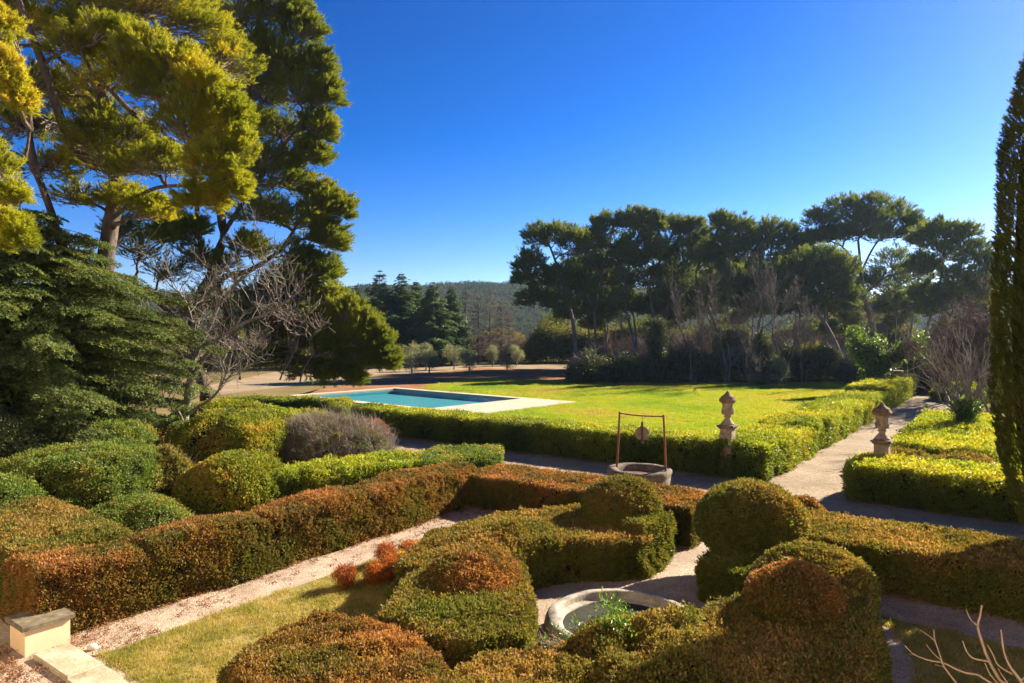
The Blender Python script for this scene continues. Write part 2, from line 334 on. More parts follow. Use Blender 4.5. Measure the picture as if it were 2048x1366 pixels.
def sprig_tuft(name, mat, n, seed, spread=1.0, wd=0.03, ln=.42):
    """a shoot along +Z clad in forward-pointing needles"""
    g = np.random.default_rng(seed)
    t = g.uniform(-.25, .62, n); a = g.uniform(0, 6.283, n); bend = g.normal(0, .18, 2)
    base = np.stack([bend[0] * t * np.abs(t), bend[1] * t * np.abs(t), t], 1)
    d = unit(np.stack([np.cos(a) * .62 * spread, np.sin(a) * .62 * spread, np.full(n, .8)], 1) + g.normal(0, .18, (n, 3)))
    l_ = (ln * g.uniform(.65, 1.15, n))[:, None]
    s = unit(np.cross(d, g.normal(size=(n, 3)))) * wd
    v = np.stack([base - s, base + s, base + d * l_], 1).reshape(-1, 3)
    return with_rnd(mesh(name, v, np.arange(3 * n).reshape(-1, 3), mat), g, 1)
def sprig_frond(name, mat, seed, n=9, droop=.25, wd=.035, dense=7):
    """flat fan of needle-clad twigs along +X, length 1"""
    g = np.random.default_rng(seed); P, D = [], []
    for i in range(n):
        t = (i + .5) / n
        for sgn in (-1, 1):
            L_ = (.42 * (1 - t) + .16) * g.uniform(.75, 1.2)
            dr = unit(np.array([.75, sgn * 1.0, -.12 + g.normal(0, .08)]))
            for k in range(dense):
                s = (k + g.random()) / dense
                P.append(np.array([t, 0, -droop * t * t]) + dr * L_ * s + g.normal(0, .012, 3)); D.append(dr * .6 + g.normal(0, .55, 3) + np.array([.2, 0, .25]))
    P, D = np.array(P), unit(np.array(D)); k = len(P)
    s = unit(np.cross(D, g.normal(size=(k, 3)) * .5 + np.array([0, 0, 1]))) * wd; ln = g.uniform(.07, .14, k)[:, None]
    v = np.stack([P - s, P + s, P + D * ln], 1).reshape(-1, 3)
    return with_rnd(mesh(name, v, np.arange(3 * k).reshape(-1, 3), mat), g, 1)
def sprig_grass(name, mat, n, rad, hgt, wd, seed):
    g = np.random.default_rng(seed)
    r = rad * np.sqrt(g.random(n)); a = g.uniform(0, 6.283, n)
    b = np.stack([r * np.cos(a), r * np.sin(a), np.zeros(n)], 1)
    d = np.stack([g.normal(0, .5, n), g.normal(0, .5, n), np.ones(n)], 1)
    s = unit(np.cross(d, g.normal(size=(n, 3)))) * wd
    v = np.stack([b - s, b + s, b + d * (hgt * g.uniform(.5, 1.2, n))[:, None]], 1).reshape(-1, 3)
    return with_rnd(mesh(name, v, np.arange(3 * n).reshape(-1, 3), mat), g, 1)
def sprig_twigs(name, mat, n, seed, wd=.012):
    g = np.random.default_rng(seed); P = []
    for i in range(n):
        a = ball(g, 1)[0] * .55; d = unit(g.normal(size=3) + np.array([0, 0, .9]))
        b = a + d * g.uniform(.4, .8); c = b + unit(d + g.normal(0, .5, 3)) * g.uniform(.3, .6)
        P.append((np.array([a, b, c]), [wd, wd * .7, wd * .3]))
    v, f = tubes(P, 3); me = mesh(name, v, f, mat)
    return with_rnd(me, g, 6)

SPR = {}
def sprigs(key, make, k=3):
    SPR[key] = []
    for i in range(k):
        SPR[key].append(bpy.data.objects.new('sprig_' + key, make(i)))
sprigs('bronze', lambda i: sprig_leafy('bronze_sprig', M['bronze'], 24, .62, .34, 10 + i, upd=.8), 4)
sprigs('bronze_red', lambda i: sprig_leafy('bronze_red_sprig', M['bronze_red'], 24, .62, .34, 20 + i, upd=.8), 4)
sprigs('laurel', lambda i: sprig_leafy('laurel_sprig', M['laurel'], 22, .50, .26, 30 + i), 4)
sprigs('bush', lambda i: sprig_leafy('bush_sprig', M['bush'], 22, .50, .27, 40 + i), 4)
sprigs('bush_yellow', lambda i: sprig_leafy('yellow_bush_sprig', M['bush_yellow'], 22, .50, .27, 50 + i), 4)
sprigs('pine_bright', lambda i: sprig_tuft('bright_pine_tuft', M['pine_bright'], 40, 60 + i, wd=.026), 4)
sprigs('pine', lambda i: sprig_tuft('pine_tuft', M['pine'], 38, 70 + i, wd=.030), 4)
sprigs('pine_far', lambda i: sprig_tuft('far_pine_tuft', M['pine_far'], 34, 80 + i, wd=.036, spread=1.15), 4)
sprigs('cedar', lambda i: sprig_frond('cedar_frond', M['cedar'], 90 + i), 3)
sprigs('fir_far', lambda i: sprig_frond('fir_frond', M['fir_far'], 100 + i, n=7, wd=.075, dense=7), 3)
sprigs('cypress', lambda i: sprig_tuft('cypress_tuft', M['cypress'], 50, 110 + i, spread=.7, wd=.030, ln=.36), 3)
sprigs('olive', lambda i: sprig_leafy('olive_sprig', M['olive'], 30, .42, .12, 120 + i, flat=.8), 3)
sprigs('thicket', lambda i: sprig_leafy('thicket_sprig', M['thicket'], 40, .24, .14, 130 + i, flat=.9), 3)
sprigs('wood_far', lambda i: sprig_leafy('far_wood_sprig', M['wood_far'], 46, .22, .13, 140 + i, flat=.9), 3)
sprigs('hill_leaf', lambda i: sprig_leafy('hill_crown', M['hill_leaf'], 60, .34, .24, 145 + i, flat=.9), 3)
sprigs('ivy', lambda i: sprig_leafy('ivy_sprig', M['ivy'], 26, .42, .32, 150 + i), 3)
sprigs('red_leaf', lambda i: sprig_leafy('red_sprig', M['red_leaf'], 24, .42, .2, 160 + i), 2)
sprigs('orange_leaf', lambda i: sprig_leafy('orange_sprig', M['orange_leaf'], 30, .36, .17, 170 + i, upd=1.4), 2)
sprigs('yellow_leaf', lambda i: sprig_leafy('yellow_sprig', M['yellow_leaf'], 26, .36, .17, 180 + i, upd=1.2), 2)
sprigs('fresh', lambda i: sprig_leafy('fresh_sprig', M['fresh'], 16, .6, .24, 190 + i), 2)
sprigs('grass', lambda i: sprig_grass('grass_tuft', M['grass'], 70, .13, .055, .0035, 200 + i), 4)
sprigs('grass_far', lambda i: sprig_grass('lawn_tuft', M['grass_far'], 130, .45, .075, .010, 210 + i), 4)
sprigs('dry_leaf', lambda i: sprig_leafy('dry_leaf_sprig', M['dry_leaf'], 14, .30, .2, 220 + i, flat=.12, upd=.1), 3)
sprigs('twigs', lambda i: sprig_twigs('twig_bundle', M['twig'], 16, 230 + i), 3)
sprigs('twigs_red', lambda i: sprig_twigs('red_twig_bundle', M['twig_red'], 16, 240 + i), 3)

GROUPS = {}
def scatter_group(key):
    """node group that sets the sprigs of one kind on the points of a mesh"""
    if key in GROUPS: return GROUPS[key]
    ng = bpy.data.node_groups.new('scatter_' + key, 'GeometryNodeTree')
    ng.interface.new_socket('Geometry', in_out='INPUT', socket_type='NodeSocketGeometry')
    ng.interface.new_socket('Geometry', in_out='OUTPUT', socket_type='NodeSocketGeometry')
    n = ng.nodes.new; Lk = ng.links.new
    gi, go = n('NodeGroupInput'), n('NodeGroupOutput')
    jn = n('GeometryNodeJoinGeometry')
    for o in SPR[key]:
        oi = n('GeometryNodeObjectInfo'); oi.inputs['Object'].default_value = o
        g2 = n('GeometryNodeGeometryToInstance'); Lk(oi.outputs['Geometry'], g2.inputs[0]); Lk(g2.outputs[0], jn.inputs[0])
    ip = n('GeometryNodeInstanceOnPoints'); ip.inputs['Pick Instance'].default_value = True
    rv = n('FunctionNodeRandomValue'); rv.data_type = 'INT'
    rv.inputs[4].default_value = 0; rv.inputs[5].default_value = len(SPR[key]) - 1
    Lk(gi.outputs[0], ip.inputs['Points']); Lk(jn.outputs[0], ip.inputs['Instance']); Lk(rv.outputs[2], ip.inputs['Instance Index'])
    a1 = n('GeometryNodeInputNamedAttribute'); a1.data_type = 'FLOAT_VECTOR'; a1.inputs[0].default_value = 'rot'
    er = n('FunctionNodeEulerToRotation'); Lk(a1.outputs[0], er.inputs[0]); Lk(er.outputs[0], ip.inputs['Rotation'])
    a2 = n('GeometryNodeInputNamedAttribute'); a2.data_type = 'FLOAT'; a2.inputs[0].default_value = 'scl'
    Lk(a2.outputs[0], ip.inputs['Scale']); Lk(ip.outputs[0], go.inputs[0])
    GROUPS[key] = ng
    return ng
NSPR = [0, 0]
def scatter(name, key, pos, z, scl, parent=None, x=None, tip=None, kind='stuff'):
    """one object holding many sprigs"""
    n = len(pos); z = np.broadcast_to(z, (n, 3))
    if x is None: x = rng.normal(size=(n, 3))
    me = bpy.data.meshes.new(name); me.vertices.add(n)
    me.vertices.foreach_set('co', pos.astype(np.float32).ravel())
    a = me.attributes.new('rot', 'FLOAT_VECTOR', 'POINT'); a.data.foreach_set('vector', euler_zx(z, x).astype(np.float32).ravel())
    a = me.attributes.new('scl', 'FLOAT', 'POINT'); a.data.foreach_set('value', np.broadcast_to(scl, n).astype(np.float32))
    a = me.attributes.new('tip', 'FLOAT', 'POINT'); a.data.foreach_set('value', (np.zeros(n) if tip is None else np.clip(tip, 0, 1)).astype(np.float32))
    me.materials.append(SPR[key][0].data.materials[0])
    o = obj(name, me, parent)
    md = o.modifiers.new('scatter', 'NODES'); md.node_group = scatter_group(key)
    if kind: o['kind'] = kind
    NSPR[0] += n
    return o

# ------------------------------------------------------------------ builders of hedges, bushes and trees
def inside(p, poly):
    c = np.zeros(len(p), bool); n = len(poly)
    for i in range(n):
        a, b = poly[i], poly[(i + 1) % n]
        k = ((a[1] > p[:, 1]) != (b[1] > p[:, 1])) & (p[:, 0] < (b[0] - a[0]) * (p[:, 1] - a[1]) / (b[1] - a[1] + 1e-12) + a[0])
        c ^= k
    return c
def edge_dist(p, poly):
    best = np.full(len(p), 1e9); out = np.zeros((len(p), 2)); n = len(poly)
    for i in range(n):
        a, b = poly[i], poly[(i + 1) % n]; e = b - a
        t = np.clip(((p - a) @ e) / (e @ e), 0, 1)[:, None]
        d = np.linalg.norm(p - (a + t * e), axis=1); k = d < best
        best[k] = d[k]; out[k] = unit(np.array([e[1], -e[0]]))
    return best, out
def ccw(poly):
    poly = np.asarray(poly, float); x, y = poly[:, 0], poly[:, 1]
    ar = 0.5 * np.sum(x * np.roll(y, -1) - np.roll(x, -1) * y)
    return poly if ar > 0 else poly[::-1]
def area(poly):
    x, y = poly[:, 0], poly[:, 1]; return abs(0.5 * np.sum(x * np.roll(y, -1) - np.roll(x, -1) * y))
def inset(poly, d):
    n = len(poly); res = []
    for i in range(n):
        a, b, c = poly[i - 1], poly[i], poly[(i + 1) % n]
        n1 = unit(np.array([-(b - a)[1], (b - a)[0]])); n2 = unit(np.array([-(c - b)[1], (c - b)[0]]))
        m = unit(n1 + n2); k = d / max(0.45, float(m @ n1))
        res.append(b + m * k)
    return np.array(res)
def prism(poly, z0, z1):
    n = len(poly)
    v = [(x, y, z0) for x, y in poly] + [(x, y, z1) for x, y in poly]
    f = [tuple(range(n - 1, -1, -1)), tuple(range(n, 2 * n))] + [(i, (i + 1) % n, n + (i + 1) % n, n + i) for i in range(n)]
    return v, f
def flat(name, poly, z, mat, thick=None, kind='structure', parent=None):
    """a sheet of ground"""
    poly = ccw(poly)
    if thick: v, f = prism(poly, z - thick, z)
    else: v, f = [(x, y, z) for x, y in poly], [tuple(range(len(poly)))]
    o = obj(name, mesh(name, v, f, mat), parent)
    if kind and parent is None: o['kind'] = kind
    return o
SEED = [100]
def nseed():
    SEED[0] += 1; return SEED[0]
def hedge(label, poly, h, key, dens, scl, group=None, name='clipped_hedge', r=.05, lump=.035, top=.85, side=.12, thin_foot=0.0, hfun=None, stray=.05, core=True, cat='hedge'):
    sd = nseed(); g = np.random.default_rng(sd); poly = ccw(poly)
    ctr = poly.mean(0)
    root = empty(name, (ctr[0], ctr[1], 0), label, cat, group)
    if core:
        v, f = prism(inset(poly, .20), .25 if thin_foot else 0.0, h - .20)
        obj('branches', mesh('branches', v, f, M['core']), root)
    lo, hi = poly.min(0), poly.max(0)
    n = int((hi - lo).prod() * dens)
    p = lo + g.random((n, 2)) * (hi - lo); p = p[inside(p, poly)]
    d, out = edge_dist(p, poly); k = np.clip(d / r, 0, 1)
    z = h - r * (1 - np.sqrt(1 - (1 - k) ** 2))
    zz = np.zeros(len(p))
    if hfun: zz = hfun(p)
    P3 = np.column_stack([p, z + zz]); P3[:, 2] += lump * wob3(P3, sd, 2.2)
    nm = np.column_stack([out * (1 - k)[:, None], .25 + .75 * k])
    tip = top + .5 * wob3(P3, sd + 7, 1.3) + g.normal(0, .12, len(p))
    PP, NN, TT = [P3], [nm], [tip]
    for i in range(len(poly)):
        a, b = poly[i], poly[(i + 1) % len(poly)]; ln = np.linalg.norm(b - a); e = (b - a) / ln
        o2 = np.array([e[1], -e[0]]); m = int(ln * h * dens)
        t = g.random(m); zt = g.random(m) * (h - r * .5)
        if thin_foot:
            keep = g.random(m) > thin_foot * np.clip(1 - zt / (h * .6), 0, 1); t, zt = t[keep], zt[keep]; m = len(t)
        q = a + t[:, None] * (b - a)
        P = np.column_stack([q, zt]); off = lump * 1.4 * wob3(P, sd + 3, 2.0)
        if hfun: P[:, 2] *= 1 + hfun(q) / h
        P[:, :2] += o2 * off[:, None]
        PP.append(P); NN.append(np.column_stack([np.tile(o2, (m, 1)), np.full(m, .35)]))
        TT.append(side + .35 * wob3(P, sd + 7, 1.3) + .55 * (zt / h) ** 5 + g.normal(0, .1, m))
    P = np.concatenate(PP); Nn = unit(np.concatenate(NN) + g.normal(0, .42, (len(P), 3))); T = np.concatenate(TT)
    k = (wob3(P, sd + 11, 2.6) < .62) | (g.random(len(P)) < .35)          # thin patches where the dark inside shows
    P, Nn, T = P[k], Nn[k], T[k]
    s = scl * g.uniform(.65, 1.4, len(P))
    k = g.random(len(P)) < stray; P[k] += Nn[k] * scl * .7
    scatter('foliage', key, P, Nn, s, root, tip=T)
    return root
def dome(label, c, rad, key, dens, scl, zmin=0.0, group=None, name='topiary_ball', lump=.05, top=.75, side=.15, cat='topiary', parts=None, stray=.05, extra=None, keep=1.0, core=True, sq=1.0):
    sd = nseed(); g = np.random.default_rng(sd); c = np.asarray(c, float); rad = np.asarray(rad, float)
    root = empty(name, (c[0], c[1], max(zmin, 0)), label, cat, group)
    ar = 4 * np.pi * (rad[0] * rad[1] * rad[2]) ** (2 / 3)
    n = int(ar * dens)
    d = unit(g.normal(size=(n, 3)))
    if sq != 1.0: d = np.sign(d) * np.abs(d) ** sq; d = d / (np.abs(d) ** 2.6).sum(1, keepdims=True) ** (1 / 2.6)
    P = c + d * rad * (1 + lump / rad.min() * wob3(d * rad * 1.0, sd, 2.0))[:, None]
    nm = unit(d / rad)
    k = (P[:, 2] > zmin) & (g.random(n) < keep); P, nm = P[k], nm[k]
    tip = side + (top - side) * np.clip(nm[:, 2] * 1.1 + .15, 0, 1) + .45 * wob3(P, sd + 7, 1.3) + g.normal(0, .1, len(P))
    nm2 = unit(nm + np.array([0, 0, .25]) + g.normal(0, .4, nm.shape))
    k = g.random(len(P)) < stray; P[k] += nm2[k] * scl * .8
    if core:
        me = bpy.data.meshes.new('branches'); bm = bmesh.new(); bmesh.ops.create_icosphere(bm, subdivisions=3, radius=1)
        cr = np.maximum(rad - .17, rad * .6)
        for vv in bm.verts:
            q = np.array(vv.co); vv.co = Vector((c[0] + q[0] * cr[0], c[1] + q[1] * cr[1], max(c[2] + q[2] * cr[2], zmin)))
        bm.to_mesh(me); bm.free(); me.materials.append(M['core'])
        obj('branches', me, root)
    scatter('foliage', key, P, nm2, scl * g.uniform(.7, 1.3, len(P)), root, tip=tip)
    for kk, dn, sc, off in (parts or []):
        m = int(len(P) * dn); j = g.choice(len(P), m)
        scatter(kk[1], kk[0], P[j] + nm[j] * off, unit(nm[j] + g.normal(0, .4, (m, 3))), sc * g.uniform(.7, 1.3, m), root)
    return root
def pline(pts, n=24):
    """smooth line through points"""
    pts = np.asarray(pts, float); k = len(pts); t = np.linspace(0, k - 1, n); i = np.minimum(t.astype(int), k - 2); f = (t - i)[:, None]
    p0 = pts[np.maximum(i - 1, 0)]; p1 = pts[i]; p2 = pts[i + 1]; p3 = pts[np.minimum(i + 2, k - 1)]
    return .5 * (2 * p1 + (p2 - p0) * f + (2 * p0 - 5 * p1 + 4 * p2 - p3) * f ** 2 + (3 * p1 - p0 - 3 * p2 + p3) * f ** 3)
def wander(a, b, g, sag=.0, n=6, amp=.12):
    """a bent branch from a to b"""
    ln = np.linalg.norm(b - a); t = np.linspace(0, 1, n)[:, None]
    P = a + (b - a) * t + np.array([0, 0, sag * ln]) * (4 * t * (1 - t))
    P[1:-1] += g.normal(0, amp * ln / n, (n - 2, 3))
    return P
def crown(trunk, lobes, g, nbr=60, per=14, rlimb=.10, fill=1.0, up=.30, wt=.012, lean=np.zeros(3), low=-.35, side=.16, inner=.5, twiggy=1.0):
    """limbs, twigs and shoot places of a crown made of lobes (centre, radii, share of leafy shoots): each lobe is a fan of
    branchlets from its limb out to its rim, clad in shoots over the outer part"""
    limbs, twigs, P, Z = [], [], [], []
    tp = np.asarray(trunk, float)
    for c, rad, *ff in lobes:
        lf = ff[0] if ff else 1.0
        c = np.asarray(c, float); rad = np.asarray(rad, float); rm = rad.mean()
        cost = np.linalg.norm(tp - c, axis=1) + 1.2 * np.maximum(0, tp[:, 2] - (c[2] - .5 * rm))
        a = tp[int(cost.argmin())]
        ln = np.linalg.norm(c - a)
        limb = wander(a, c, g, sag=.06, n=8, amp=.25)
        r0 = min(rlimb, .035 * ln + .02)
        limbs.append((limb, np.linspace(r0, r0 * .35, 8)))
        out = unit(c - a + 1e-6)
        e = unit(g.normal(size=(int(nbr * 1.7), 3)) + out * .35 + lean + np.array([0, 0, .2])); e = e[e[:, 2] > low + g.normal(0, .15, len(e))][:nbr]
        lump = 1 + .16 * wob3(e * 2.6, int(g.integers(1 << 30)), 1.0)
        T = c + e * rad * (lump * g.uniform(.72, 1.02, len(e)))[:, None]
        for q in T:
            b = limb[int(g.integers(4, 8))] + g.normal(0, .10 * rm, 3)
            m = (b + q) / 2 + np.array([0, 0, -.10 * rm]) + g.normal(0, .08 * rm, 3)
            br = bez(b, m, q, 7)
            twigs.append((br, np.linspace(wt * 2.2, wt * .5, 7)))
            k = g.random(per) < lf * fill; k = int(k.sum())
            if k == 0: continue
            t = 1 - (1 - inner) * g.random(k) ** 1.4
            x = t * 6; i0 = np.minimum(x.astype(int), 5); f = (x - i0)[:, None]
            pt = br[i0] * (1 - f) + br[i0 + 1] * f
            tg = unit(br[i0 + 1] - br[i0])
            off = g.normal(0, 1, (k, 3)) * np.array([1, 1, .55]) * side * rm * (1.25 - t)[:, None] * 1.6
            p2 = pt + off
            P.append(p2); Z.append(unit(tg + off / (side * rm + 1e-6) * .35 + lean * .6 + np.array([0, 0, up]) + g.normal(0, .22, (k, 3))))
            for w_ in range(int(k * .4 * twiggy) + (2 if lf < .5 else 0)):
                n_ = int(g.integers(0, k)); twigs.append((np.array([br[max(0, i0[n_] - 1)], p2[n_]]), [wt * .8, wt * .4]))
    return limbs, twigs, np.concatenate(P), np.concatenate(Z)
def tree(name, label, cat, trunk, r0, lobes, key, tuft, group=None, bark='bark', twig='twig', stems=(), limbs=(), top=.35, trunk_sides=10, seed=None, scl_var=.3, **kw):
    g = np.random.default_rng(seed or nseed())
    tk = pline(trunk, 26)
    root = empty(name, tuple(tk[0]), label, cat, group)
    rr = np.linspace(1, top, 26); rr[0] *= 1.35; rr[1] *= 1.12
    paths = [(tk, r0 * rr)]
    allp = [tk[8:]]
    for st, r in stems:
        sp = pline(st, 20); paths.append((sp, np.linspace(r, r * .35, 20))); allp.append(sp[8:])
    for st, r in limbs:
        sp = pline(st, 14); paths.append((sp, np.linspace(r, r * .4, 14))); allp.append(sp[6:])
    lb, tw, P, Z = crown(np.concatenate(allp), lobes, g, **kw)
    v, f = tubes(paths, trunk_sides); obj('trunk', mesh('trunk', v, f, M[bark], True), root)
    v, f = tubes(lb, 5); obj('limbs', mesh('limbs', v, f, M[bark], True), root)['kind'] = 'stuff'
    if tw:
        v, f = tubes(tw, 3); obj('twigs', mesh('twigs', v, f, M[twig]), root)['kind'] = 'stuff'
    scatter('crown', key, P, Z, tuft * g.uniform(1 - scl_var, 1 + scl_var, len(P)), root)
    return root
def bare_paths(base, direction, length, r, g, depth, spread=.55, up=.25, nchild=(2, 4), shrink=.72, out=None):
    if out is None: out = []
    d = unit(np.asarray(direction, float)); n = 6; P = [np.asarray(base, float)]
    for i in range(n):
        d = unit(d + g.normal(0, .13, 3) + np.array([0, 0, up * .12])); P.append(P[-1] + d * length / n)
    P = np.array(P); out.append((P, np.linspace(r, r * .55, n + 1), depth))
    if depth > 0:
        for _ in range(int(g.integers(nchild[0], nchild[1] + 1))):
            k = int(g.integers(2, n + 1)); t = unit(d + g.normal(0, spread, 3) + np.array([0, 0, up]))
            bare_paths(P[k], t, length * shrink * g.uniform(.75, 1.15), r * .55 * (1.1 - .05 * k), g, depth - 1, spread, up, nchild, shrink, out)
    return out
def bare_tree(name, label, cat, starts, g, depth=4, bark='bark_grey', twig='twig', group=None, rmin=.004, **kw):
    """starts: list of (base, direction, length, radius)"""
    base = np.asarray(starts[0][0], float)
    root = empty(name, tuple(base), label, cat, group)
    out = []
    for b, d, ln, r in starts: bare_paths(b, d, ln, r, g, depth, out=out, **kw)
    big = [(P, np.maximum(r, rmin)) for P, r, dd in out if dd >= depth - 1]; small = [(P, np.maximum(r, rmin)) for P, r, dd in out if dd < depth - 1]
    v, f = tubes(big, 7); obj('trunk', mesh('trunk', v, f, M[bark], True), root)
    if small:
        v, f = tubes(small, 3); obj('twigs', mesh('twigs', v, f, M[twig]), root)['kind'] = 'stuff'
    return root, big
def conifer(name, label, cat, base, h, rmax, key, g, group=None, levels=18, frond=1.2, droop=.18, first=.12, per=7, prof=None, bark='bark', rtrunk=None, step=.5, keep=1.0, rise=.1, az_keep=None, tipk=.42):
    base = np.asarray(base, float)
    root = empty(name, tuple(base), label, cat, group)
    tr = np.array([base + np.array([0, 0, h * t]) for t in np.linspace(0, 1, 12)]); tr[1:-1, :2] += g.normal(0, .01 * h, (10, 2)) * .4
    r0 = rtrunk or h * .016
    v, f = tubes([(tr, np.linspace(r0, .02, 12))], 8); obj('trunk', mesh('trunk', v, f, M[bark], True), root)
    br, P, X, Z, S = [], [], [], [], []
    for i in range(levels):
        t = first + (1 - first) * (i + g.uniform(-.3, .3)) / levels
        z = h * t; L0 = prof(t) if prof else rmax * (1 - t) ** .8 + .15
        for j in range(per):
            if g.random() > keep: continue
            az = 2 * np.pi * (j + g.random() * .9) / per + i * 2.4
            ln = L0 * g.uniform(.65, 1.15); dh = np.array([math.cos(az), math.sin(az), 0])
            if az_keep: ln *= az_keep(az)
            n = 7; s = np.linspace(0, 1, n)[:, None]
            Q = base + np.array([0, 0, z]) + dh * ln * s + np.array([0, 0, 1.0]) * ln * (rise * s - droop * s ** 2.2)
            br.append((Q, np.linspace(max(.012, .02 * ln), .006, n)))
            m = max(2, int(ln / step))
            for kx in range(m):
                q = .22 + .78 * (kx + g.random()) / m; pos = Q[0] + (dh * ln * q + np.array([0, 0, ln * (rise * q - droop * q ** 2.2)]))
                sc = frond * (1.05 - .45 * q) * g.uniform(.8, 1.25) * min(1, tipk + 1.5 * (1 - t))
                side = np.cross([0, 0, 1.0], dh)
                for sg in (-1, 0, 1):
                    if sg == 0 and q < .7: continue
                    dx = unit(dh * (.6 if sg else 1) + side * sg * g.uniform(.6, 1.0) + np.array([0, 0, -.12 - droop * q * .6 + g.normal(0, .09)]))
                    P.append(pos); X.append(dx); Z.append(unit(np.array([0, 0, 1.0]) + g.normal(0, .16, 3))); S.append(sc)
    v, f = tubes(br, 4); obj('limbs', mesh('limbs', v, f, M[bark]), root)['kind'] = 'stuff'
    P, X, Z = np.array(P), np.array(X), np.array(Z)
    Z = unit(Z - (Z * X).sum(1, keepdims=True) * X)
    # local X along the twig: frame from z and x
    scatter('crown', key, P, Z, np.array(S), root, x=X)
    return root

# ------------------------------------------------------------------ the ground
g0 = np.random.default_rng(5)
RAD = 6000.0
pa, pb = unit(np.array([.75, -.66])), unit(np.array([-.66, -.75]))   # sides of the pool
PO = np.array([-11.0, 64.5])
def PP(a, b): return PO + a * pa + b * pb
v, f = [], []
rings = [0, 30, 60, 120, 250, 600, 1500, RAD]
pm = PP(10.5, 5.6)
for i, r in enumerate(rings):                 # the sheet is open where the pool is sunk into it
    for k in range(48):
        s = (k + .5) / 12 % 4; e = int(s); t = s - e
        cr = [PP(.3, .3), PP(20.7, .3), PP(20.7, 10.9), PP(.3, 10.9)]
        if r == 0: x, y = cr[e] if (k % 12) == 0 else (cr[e] * (1 - t) + cr[(e + 1) % 4] * t)
        else:
            q = cr[e] * (1 - t) + cr[(e + 1) % 4] * t - pm; a = math.atan2(q[1], q[0]); x, y = pm[0] + r * math.cos(a), pm[1] + r * math.sin(a)
        v.append((x, y, -.012))
for i in range(len(rings) - 1):
    for k in range(48):
        a, b = i * 48 + k, i * 48 + (k + 1) % 48
        f.append((a, b, b + 48, a + 48))
tag(obj('ground', mesh('ground', v, f, M['ground'])), 'dry grassy ground running out to the hills', kind='structure')
# gravel under the whole parterre, up to the walk hedges
flat('gravel', [G(-9, 16), G(-9, -9), G(13.4, -9), G(13.4, 1.7), G(13.4, 14), G(6, 16)], -.004, M['gravel'])
flat('path', [K(-6, .3), K(60, .1), K(60, -2.9), K(-6, -3.2)], .004, M['walk'])
flat('path', [K(-4.6, 24), K(-4.6, -10), K(.3, -10), K(.3, 24)], 0, M['walk'])
# lawns
LAWN = [PP(5, .1), W(850, 774), W(905, 761), W(964, 756), W(1031, 759), W(1150, 762), W(1320, 766), W(1700, 764), K(34, 1.5), K(.5, 1.5), K(.7, 9), K(1.4, 12.8), PP(17.0, 11.1), PP(20.9, 11.1), PP(20.9, .1)]
flat('lawn', LAWN, .004, M['lawn'])
RLAWN = [K(1.0, -4.5), K(-.4, -10), K(4, -22), K(26, -22), K(24, -6.4), K(8, -6.2)]
flat('lawn', RLAWN, .003, M['lawn'])
PLAWN = [G(-5.35, 6.3), G(-5.35, 1.2), G(-1.0, 1.4), G(2.4, 4.6), G(2.6, 6.3)]
flat('grass_plot', PLAWN, .003, M['turf'])
QLAWN = [W(1762, 1232), W(2048, 1300), G(2.6, -9), G(-4, -8), G(-3.2, -4.0), W(1835, 1380), W(1830, 1330), W(1800, 1275)]
flat('grass_plot', QLAWN, .003, M['turf'])
# bare earth and the pale track beyond the lawn
flat('bare_earth', [W(560, 812), W(640, 778), W(790, 752), W(850, 747), W(960, 736), W(1145, 741), W(1160, 761), W(1031, 761), W(964, 758), W(905, 763), W(850, 776), PP(5, .1), PP(.1, .1), PP(.1, 10.8), W(590, 812)], -.002, M['earth'])
flat('track', [W(790, 752), W(850, 746), W(960, 737), W(1145, 741), W(1150, 732), W(950, 727), W(860, 730), W(760, 733), W(560, 742), W(420, 770), W(430, 790), W(600, 770)], -.005, M['track'])

def in_view(p, z=0, m=.06):
    D = p[:, 1]; x = CX + FPX * p[:, 0] / np.maximum(D, .1); y = HOR + FPX * (EYE - z) / np.maximum(D, .1)
    return (D > 2) & (x > -2048 * m) & (x < 2048 * (1 + m)) & (y < 1366 * (1 + m))
def grass(name, poly, key, dens, scl, thin=0.0, label=None):
    poly = ccw(poly); g = np.random.default_rng(nseed()); lo, hi = poly.min(0), poly.max(0)
    n = int((hi - lo).prod() * dens); p = lo + g.random((n, 2)) * (hi - lo)
    p = p[inside(p, poly)]; p = p[in_view(p, 0, .25)]
    P = np.column_stack([p, np.zeros(len(p))])
    if thin: p2 = wob3(P * np.array([1, 1, 0]), 77, .8); P = P[p2 + g.normal(0, .3, len(P)) > thin]
    Zn = unit(np.array([0, 0, 1.0]) + g.normal(0, .08, (len(P), 3)))
    o = scatter(name, key, P, Zn, scl * g.uniform(.6, 1.3, len(P)))
    if label: tag(o, label, 'grass')
    return o
grass('grass', PLAWN, 'grass', 130, 1.0, thin=-.05, label='short patchy grass of the plot beside the brown hedge')
grass('grass', QLAWN, 'grass', 110, 1.0, label='shaded grass of the plot under the bare sapling')
grass('grass', LAWN, 'grass_far', 5, 1.0, label='bright backlit grass of the big lawn behind the hedge')
grass('grass', RLAWN, 'grass_far', 4, 1.0, label='yellowish grass around the ivy-clad stump')
